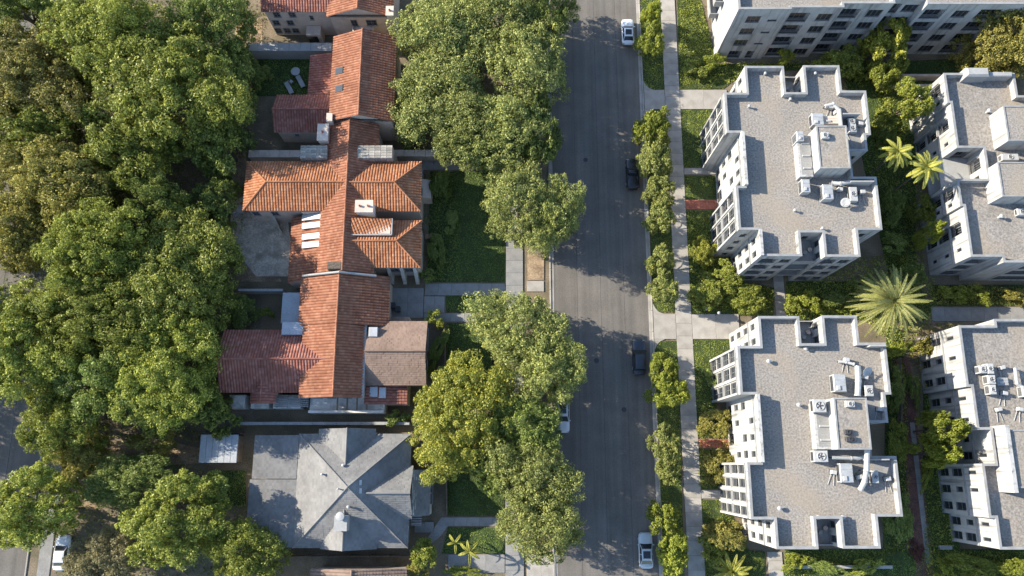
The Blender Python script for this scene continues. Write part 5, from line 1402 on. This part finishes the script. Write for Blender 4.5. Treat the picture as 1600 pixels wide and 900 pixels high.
for a in [
    (1458, 672, 30, 28, 11, 'mid', 'lf_lime', 'upper crown of the bright lime tree pair beside the tall white windows'),
    (1455, 710, 28, 24, 10, 'mid', 'lf_lime', 'lower crown of the bright lime tree pair beside the tall white windows'),
    (1312, 103, 38, 30, 5, 'mid', 'lf_green', 'green bushy tree between the long block and the upper stepped block'),
    (1384, 80, 42, 52, 9, 'mid', 'lf_yellow', 'tall golden-topped tree in front of the loggias of the long block'),
    (1380, 118, 34, 24, 6, 'mid', 'lf_green', 'green tree at the foot of the golden-topped tree'),
    (1406, 170, 28, 34, 11, 'mid', 'lf_green', 'round green tree above the pair of small palms'),
    (1560, 62, 58, 70, 12, 'big', 'lf_olive', 'big olive tree hiding the end of the long block'),
    (1612, 40, 50, 60, 11, 'big', 'lf_dark', 'dark tree in the far corner beside the big olive tree'),
    (1222, 93, 18, 14, 4, 'small', 'lf_lime', 'bright shrub against the long block above the upper stepped block'),
    (1110, 98, 26, 14, 2.2, 'small', 'lf_lime', 'low bright shrub at the corner of the long block'),
    (1082, 110, 22, 22, 2, 'small', 'lf_green', 'low green shrub beside the sidewalk above the upper driveway'),
    (1098, 392, 24, 26, 3.5, 'mid', 'lf_yellow', 'yellow shrub against the lower bays of the upper stepped block'),
    (1130, 432, 34, 26, 3.5, 'mid', 'lf_green', 'green shrub at the lower corner of the upper stepped block'),
    (1105, 462, 28, 26, 3, 'mid', 'lf_green', 'green shrub beside the sidewalk above the lower driveway'),
    (1165, 465, 34, 24, 3, 'mid', 'lf_green', 'wide green shrub beside the driveway edge'),
    (1265, 472, 20, 16, 2.5, 'small', 'lf_lime', 'bright round clipped bush by the narrow path between the stepped blocks'),
    (1238, 478, 12, 14, 2.2, 'small', 'lf_green', 'small dark green bush beside the narrow path'),
    (1310, 470, 30, 18, 2.2, 'small', 'lf_dark', 'dark shrub between the bright round bush and the huge palm'),
    (1108, 238, 14, 18, 2, 'small', 'lf_green', 'small shrub in the lawn beside the upper bays'),
    (1118, 663, 28, 24, 3, 'mid', 'lf_olive', 'olive shrub just above the lower brick path'),
    (1118, 728, 28, 26, 3, 'mid', 'lf_olive', 'olive shrub just below the lower brick path'),
    (1118, 592, 20, 26, 2.4, 'small', 'lf_dark', 'dark shrub in the lawn under the upper bay of the lower stepped block'),
    (1135, 836, 34, 26, 3.5, 'mid', 'lf_olive', 'olive shrub at the lower corner of the lower stepped block'),
    (1108, 858, 22, 22, 2.8, 'small', 'lf_green', 'green shrub beside the sidewalk near the bottom edge'),
    (1240, 880, 22, 14, 1.8, 'small', 'lf_lime', 'yellow-green shrub below the lower stepped block beside the short path'),
    (1300, 890, 40, 14, 1.6, 'small', 'lf_dark', 'low dark shrub along the wall below the lower stepped block'),
    (1350, 888, 30, 14, 1.6, 'small', 'lf_green', 'low green shrub at the end of the wall below the lower stepped block'),
    (1490, 462, 30, 16, 2.6, 'small', 'lf_lime', 'yellow-green hedge bush nearest the huge palm'),
    (1525, 462, 26, 15, 2.4, 'small', 'lf_lime', 'yellow-green hedge bush further along from the huge palm'),
    (1583, 466, 26, 14, 2.2, 'small', 'lf_olive', 'olive hedge bush under the shaded face of the brown-roofed block'),
    (1445, 368, 14, 18, 9, 'mid', 'lf_lime', 'small bright shrub against the wall of the brown-roofed block'),
    (1438, 330, 16, 24, 5, 'mid', 'lf_green', 'green shrub below the pair of small palms'),
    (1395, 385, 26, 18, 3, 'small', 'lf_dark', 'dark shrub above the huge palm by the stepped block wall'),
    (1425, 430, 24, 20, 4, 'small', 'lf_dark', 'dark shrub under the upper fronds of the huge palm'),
    (1402, 545, 26, 16, 3.5, 'small', 'lf_lime', 'yellow-green shrub just under the lower fronds of the huge palm'),
    (1440, 545, 20, 16, 4, 'small', 'lf_olive', 'olive shrub beside the corner block below the huge palm'),
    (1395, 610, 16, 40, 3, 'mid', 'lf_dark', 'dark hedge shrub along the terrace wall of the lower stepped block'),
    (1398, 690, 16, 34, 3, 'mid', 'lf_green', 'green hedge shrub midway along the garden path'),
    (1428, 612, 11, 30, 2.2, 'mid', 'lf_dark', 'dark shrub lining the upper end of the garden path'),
    (1446, 745, 9, 30, 1.8, 'mid', 'lf_green', 'narrow green hedge beside the lower garden path'),
    (1430, 858, 11, 20, 1.8, 'mid', 'lf_red', 'russet-leaved shrub at the bottom end of the garden path'),
    (1405, 810, 22, 40, 2.8, 'mid', 'lf_dark', 'dark shrub beside the lower corner of the lower stepped block'),
    (1520, 888, 52, 20, 3.2, 'mid', 'lf_lime', 'long bright yellow-green hedge at the bottom edge below the corner block'),
    (1580, 888, 30, 18, 3, 'mid', 'lf_lime', 'end of the bright hedge nearest the picture corner'),
    (1472, 893, 16, 14, 3, 'small', 'lf_lime', 'small bright bush left of the long bright hedge'),
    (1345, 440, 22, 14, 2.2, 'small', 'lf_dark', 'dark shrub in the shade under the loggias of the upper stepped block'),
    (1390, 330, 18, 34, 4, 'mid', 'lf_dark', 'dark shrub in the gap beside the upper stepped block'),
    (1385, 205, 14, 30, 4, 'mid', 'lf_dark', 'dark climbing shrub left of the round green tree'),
    (690, 290, 16, 26, 4, 'mid', 'lf_dark', 'dark columnar shrub at the corner of the large shaded lawn'),
    (682, 392, 15, 28, 2.0, 'mid', 'lf_dark', 'loose shrub against the hipped wing beside the large lawn'),
    (706, 350, 14, 22, 1.1, 'small', 'lf_dark', 'low bush on the large shaded lawn'),
    (668, 430, 14, 16, 2, 'small', 'lf_dark', 'small bush at the corner of the shaded driveway'),
    (678, 500, 18, 18, 2.2, 'small', 'lf_green', 'leafy shrub at the corner of the brown wing'),
    (684, 545, 11, 38, 2, 'mid', 'lf_dark', 'dark hedge between the brown wing and the fence'),
    (662, 868, 24, 24, 3.5, 'mid', 'lf_green', 'green bush at the lower corner of the grey house'),
    (655, 890, 20, 16, 3, 'small', 'lf_olive', 'sunlit bush beside the bottom tile roof'),
    (730, 893, 36, 8, 1.2, 'small', 'lf_lime', 'low clipped hedge at the bottom edge beside the shaded driveway'),
    (686, 690, 14, 34, 2.2, 'mid', 'lf_dark', 'dark shrub in the strip beside the porch of the grey house'),
    (620, 655, 22, 16, 2.5, 'small', 'lf_dark', 'dark shrub in the gap between the brown wing and the grey house'),
    (400, 120, 24, 26, 3, 'mid', 'lf_dark', 'dark bush on the lawn behind the gabled tile house'),
    (418, 490, 12, 10, 2, 'small', 'lf_lime', 'small pale bush alone in the dark yard of the red-winged house'),
    (380, 490, 22, 30, 3, 'mid', 'lf_dark', 'dark bush filling the dark yard of the red-winged house'),
    (390, 300, 14, 12, 2, 'small', 'lf_dark', 'small bush at the end of the hipped orange wing'),
    (640, 215, 16, 20, 3.5, 'mid', 'lf_dark', 'dark bush at the foot of the gabled tile house'),
]: tree(*a, name='shrub', group=GB, cat='shrub')

# understorey beds
cover('ground_cover', [(1340, 402), (1400, 395), (1460, 440), (1455, 500), (1400, 560), (1385, 530), (1340, 494), (1228, 494), (1228, 446)], 'lf_green', .9, 30, .14, .1)
cover('ground_cover', [(1446, 505), (1500, 505), (1470, 560), (1446, 620), (1420, 560)], 'lf_olive', .9, 28, .14, .1)
cover('ground_cover', [(1150, 100), (1330, 92), (1420, 100), (1400, 130), (1318, 140), (1312, 106), (1165, 106)], 'lf_green', .8, 28, .14, .1)
cover('ground_cover', [(0, 0), (420, 0), (385, 300), (360, 690), (180, 690), (75, 640), (0, 420)], 'lf_dark', .8, 5, .2, .05)
cover('ground_cover', [(75, 720), (180, 700), (310, 730), (385, 780), (450, 860), (440, 905), (90, 905)], 'lf_dark', .7, 8, .18, .05)
cover('ground_cover', [(660, 270), (715, 270), (720, 440), (664, 440)], 'lf_dark', .5, 16, .14, .1)
cover('ground_cover', [(1072, 340), (1120, 340), (1160, 440), (1210, 452), (1206, 488), (1083, 486)], 'lf_green', .9, 30, .14, .1)
cover('ground_cover', [(1062, 0), (1095, 0), (1118, 98), (1220, 100), (1160, 130), (1062, 132)], 'lf_lime', .45, 30, .12, .1)
cover('ground_cover', [(1228, 460), (1340, 455), (1420, 520), (1340, 500), (1228, 498)], 'lf_lime', .7, 20, .14, .1)
cover('ground_cover', [(1380, 100), (1440, 130), (1440, 440), (1390, 400), (1350, 260)], 'lf_green', .9, 26, .15, .1)
cover('ground_cover', [(1388, 540), (1415, 540), (1420, 860), (1230, 905), (1226, 862), (1378, 860), (1410, 810)], 'lf_green', .8, 26, .15, .1)
cover('ground_cover', [(1444, 560), (1470, 560), (1490, 860), (1600, 862), (1600, 905), (1445, 905)], 'lf_green', .7, 26, .15, .1)
cover('ground_cover', [(1092, 640), (1150, 640), (1150, 760), (1092, 760)], 'lf_olive', .6, 24, .13, .1)
cover('ground_cover', [(1450, 446), (1600, 450), (1600, 476), (1455, 476)], 'lf_olive', .6, 30, .13, .1)
cover('leaf_litter', [(362, 318), (380, 306), (450, 345), (462, 432), (400, 432), (372, 395), (360, 350)], 'lf_grey', .04, 5, .09, .1)
cover('leaf_litter', [(180, 690), (312, 700), (312, 724), (150, 800)], 'lf_grey', .05, 10, .1, .04)

# ------------------------------------------------------------------ small things in the yards
def table_set(px, py, label):
    x, y = G(px, py, .7); t = thing('garden_table', label, 'table', (x, y, .09))
    put('table_top', MB().lathe(0, 0, [(.65, .68), (.68, .72), (.65, .75)], 20).mesh('table_top', M['wmetal']), t)
    put('pedestal', MB().lathe(0, 0, [(.3, 0), (.06, .08), (.06, .68)], 12).mesh('pedestal', M['wmetal']), t)
def chair_(px, py, rz, label):
    x, y = G(px, py, .4); t = thing('garden_chair', label, 'chair', (x, y, .09), rz, 'garden chairs')
    put('seat', MB().bbox(-.25, .25, -.25, .25, .4, .45, .02).mesh('seat', M['wmetal']), t); put('backrest', MB().bbox(-.25, .25, .22, .27, .46, .95, .02).mesh('backrest', M['wmetal']), t)
    for a in (-.2, .2):
        for b_ in (-.2, .2): put('leg', MB().box(a - .02, a + .02, b_ - .02, b_ + .02, 0, .395).mesh('leg', M['wmetal']), t)
table_set(377, 327, 'round white table at the corner of the pale patio')
chair_(369, 336, .5, 'white garden chair on the outer side of the patio table'); chair_(388, 336, -2, 'white garden chair between the patio table and the hipped wing')
table_set(462, 112, 'pale garden table on the lawn beside the lean-to roof'); chair_(455, 128, 2.5, 'white garden chair on the lawn below the pale table')
def lounger(px, py, rz, label):
    x, y = G(px, py, .4); t = thing('sun_lounger', label, 'lounger', (x, y, .09), rz)
    put('mattress', MB().bbox(-.35, .35, -.95, .4, .3, .42, .04).mesh('mattress', M['wmetal']), t)
    o = put('backrest', MB().bbox(-.35, .35, 0, .65, 0, .12, .04).mesh('backrest', M['wmetal']), t, (0, .41, .32), (.6, 0, 0))
    for a in (-.3, .3):
        for b_ in (-.85, .75): put('leg', MB().box(a - .025, a + .025, b_ - .025, b_ + .025, 0, .295).mesh('leg', M['metal']), t)
lounger(452, 138, .5, 'pale sun lounger at the edge of the lawn by the red annex roof'); lounger(470, 128, .5, 'pale sun lounger closest to the lean-to roof')
def bin_(px, py, m, label):
    x, y = G(px, py, .5); t = thing('wheeled_bin', label, 'bin', (x, y, .06))
    put('bin_body', MB().add([(-.28, -.3, .1), (.28, -.3, .1), (.28, .3, .1), (-.28, .3, .1), (-.33, -.36, 1), (.33, -.36, 1), (.33, .36, 1), (-.33, .36, 1)],
        [(3, 2, 1, 0), (0, 1, 5, 4), (1, 2, 6, 5), (2, 3, 7, 6), (3, 0, 4, 7)]).mesh('bin_body', M[m]), t)
    put('lid', MB().bbox(-.36, .36, -.4, .38, 1.001, 1.08, .03).mesh('lid', M[m]), t)
    for s in (-1, 1): put('wheel', MB().tube([(s * .22, .32, .1), (s * .3, .32, .1)], .1, 10).mesh('wheel', M['dark']), t)
bin_(614, 478, 'dark', 'black wheeled bin standing against the tile house on the shaded driveway'); bin_(622, 484, 'dark', 'black wheeled bin next to its twin, further from the wall')
def lamp_post(px, py, label):
    x, y = G(px, py, .5); t = thing('garden_lamp', label, 'lamp', (x, y, .1), 0, 'garden lamps beside the driveway')
    put('post', MB().tube([(0, 0, 0), (0, 0, 1.6)], .04, 8).mesh('post', M['dark']), t); put('lamp_head', MB().lathe(0, 0, [(.1, 1.6), (.2, 1.75), (.2, 1.95), (.05, 2.05)], 12).mesh('lamp_head', M['wmetal']), t)
lamp_post(1100, 486, 'white garden lamp nearest the sidewalk at the driveway edge'); lamp_post(1119, 492, 'white garden lamp further in along the driveway edge')
x, y = G(1478, 856, .5); t = thing('garden_bench', 'white bench in the shade beside the lower corner block', 'bench', (x, y, .1))
for i in range(4): put('slat', MB().box(-.8, .8, -.2 + i * .12, -.11 + i * .12, .42, .46).mesh('slat', M['wmetal']), t)
for i in range(3): put('slat', MB().box(-.8, .8, .28, .31, .55 + i * .13, .65 + i * .13).mesh('slat', M['wmetal']), t)
for s in (-.7, .7): put('leg', MB().box(s - .04, s + .04, -.2, .275, 0, .415).mesh('leg', M['wmetal']), t)
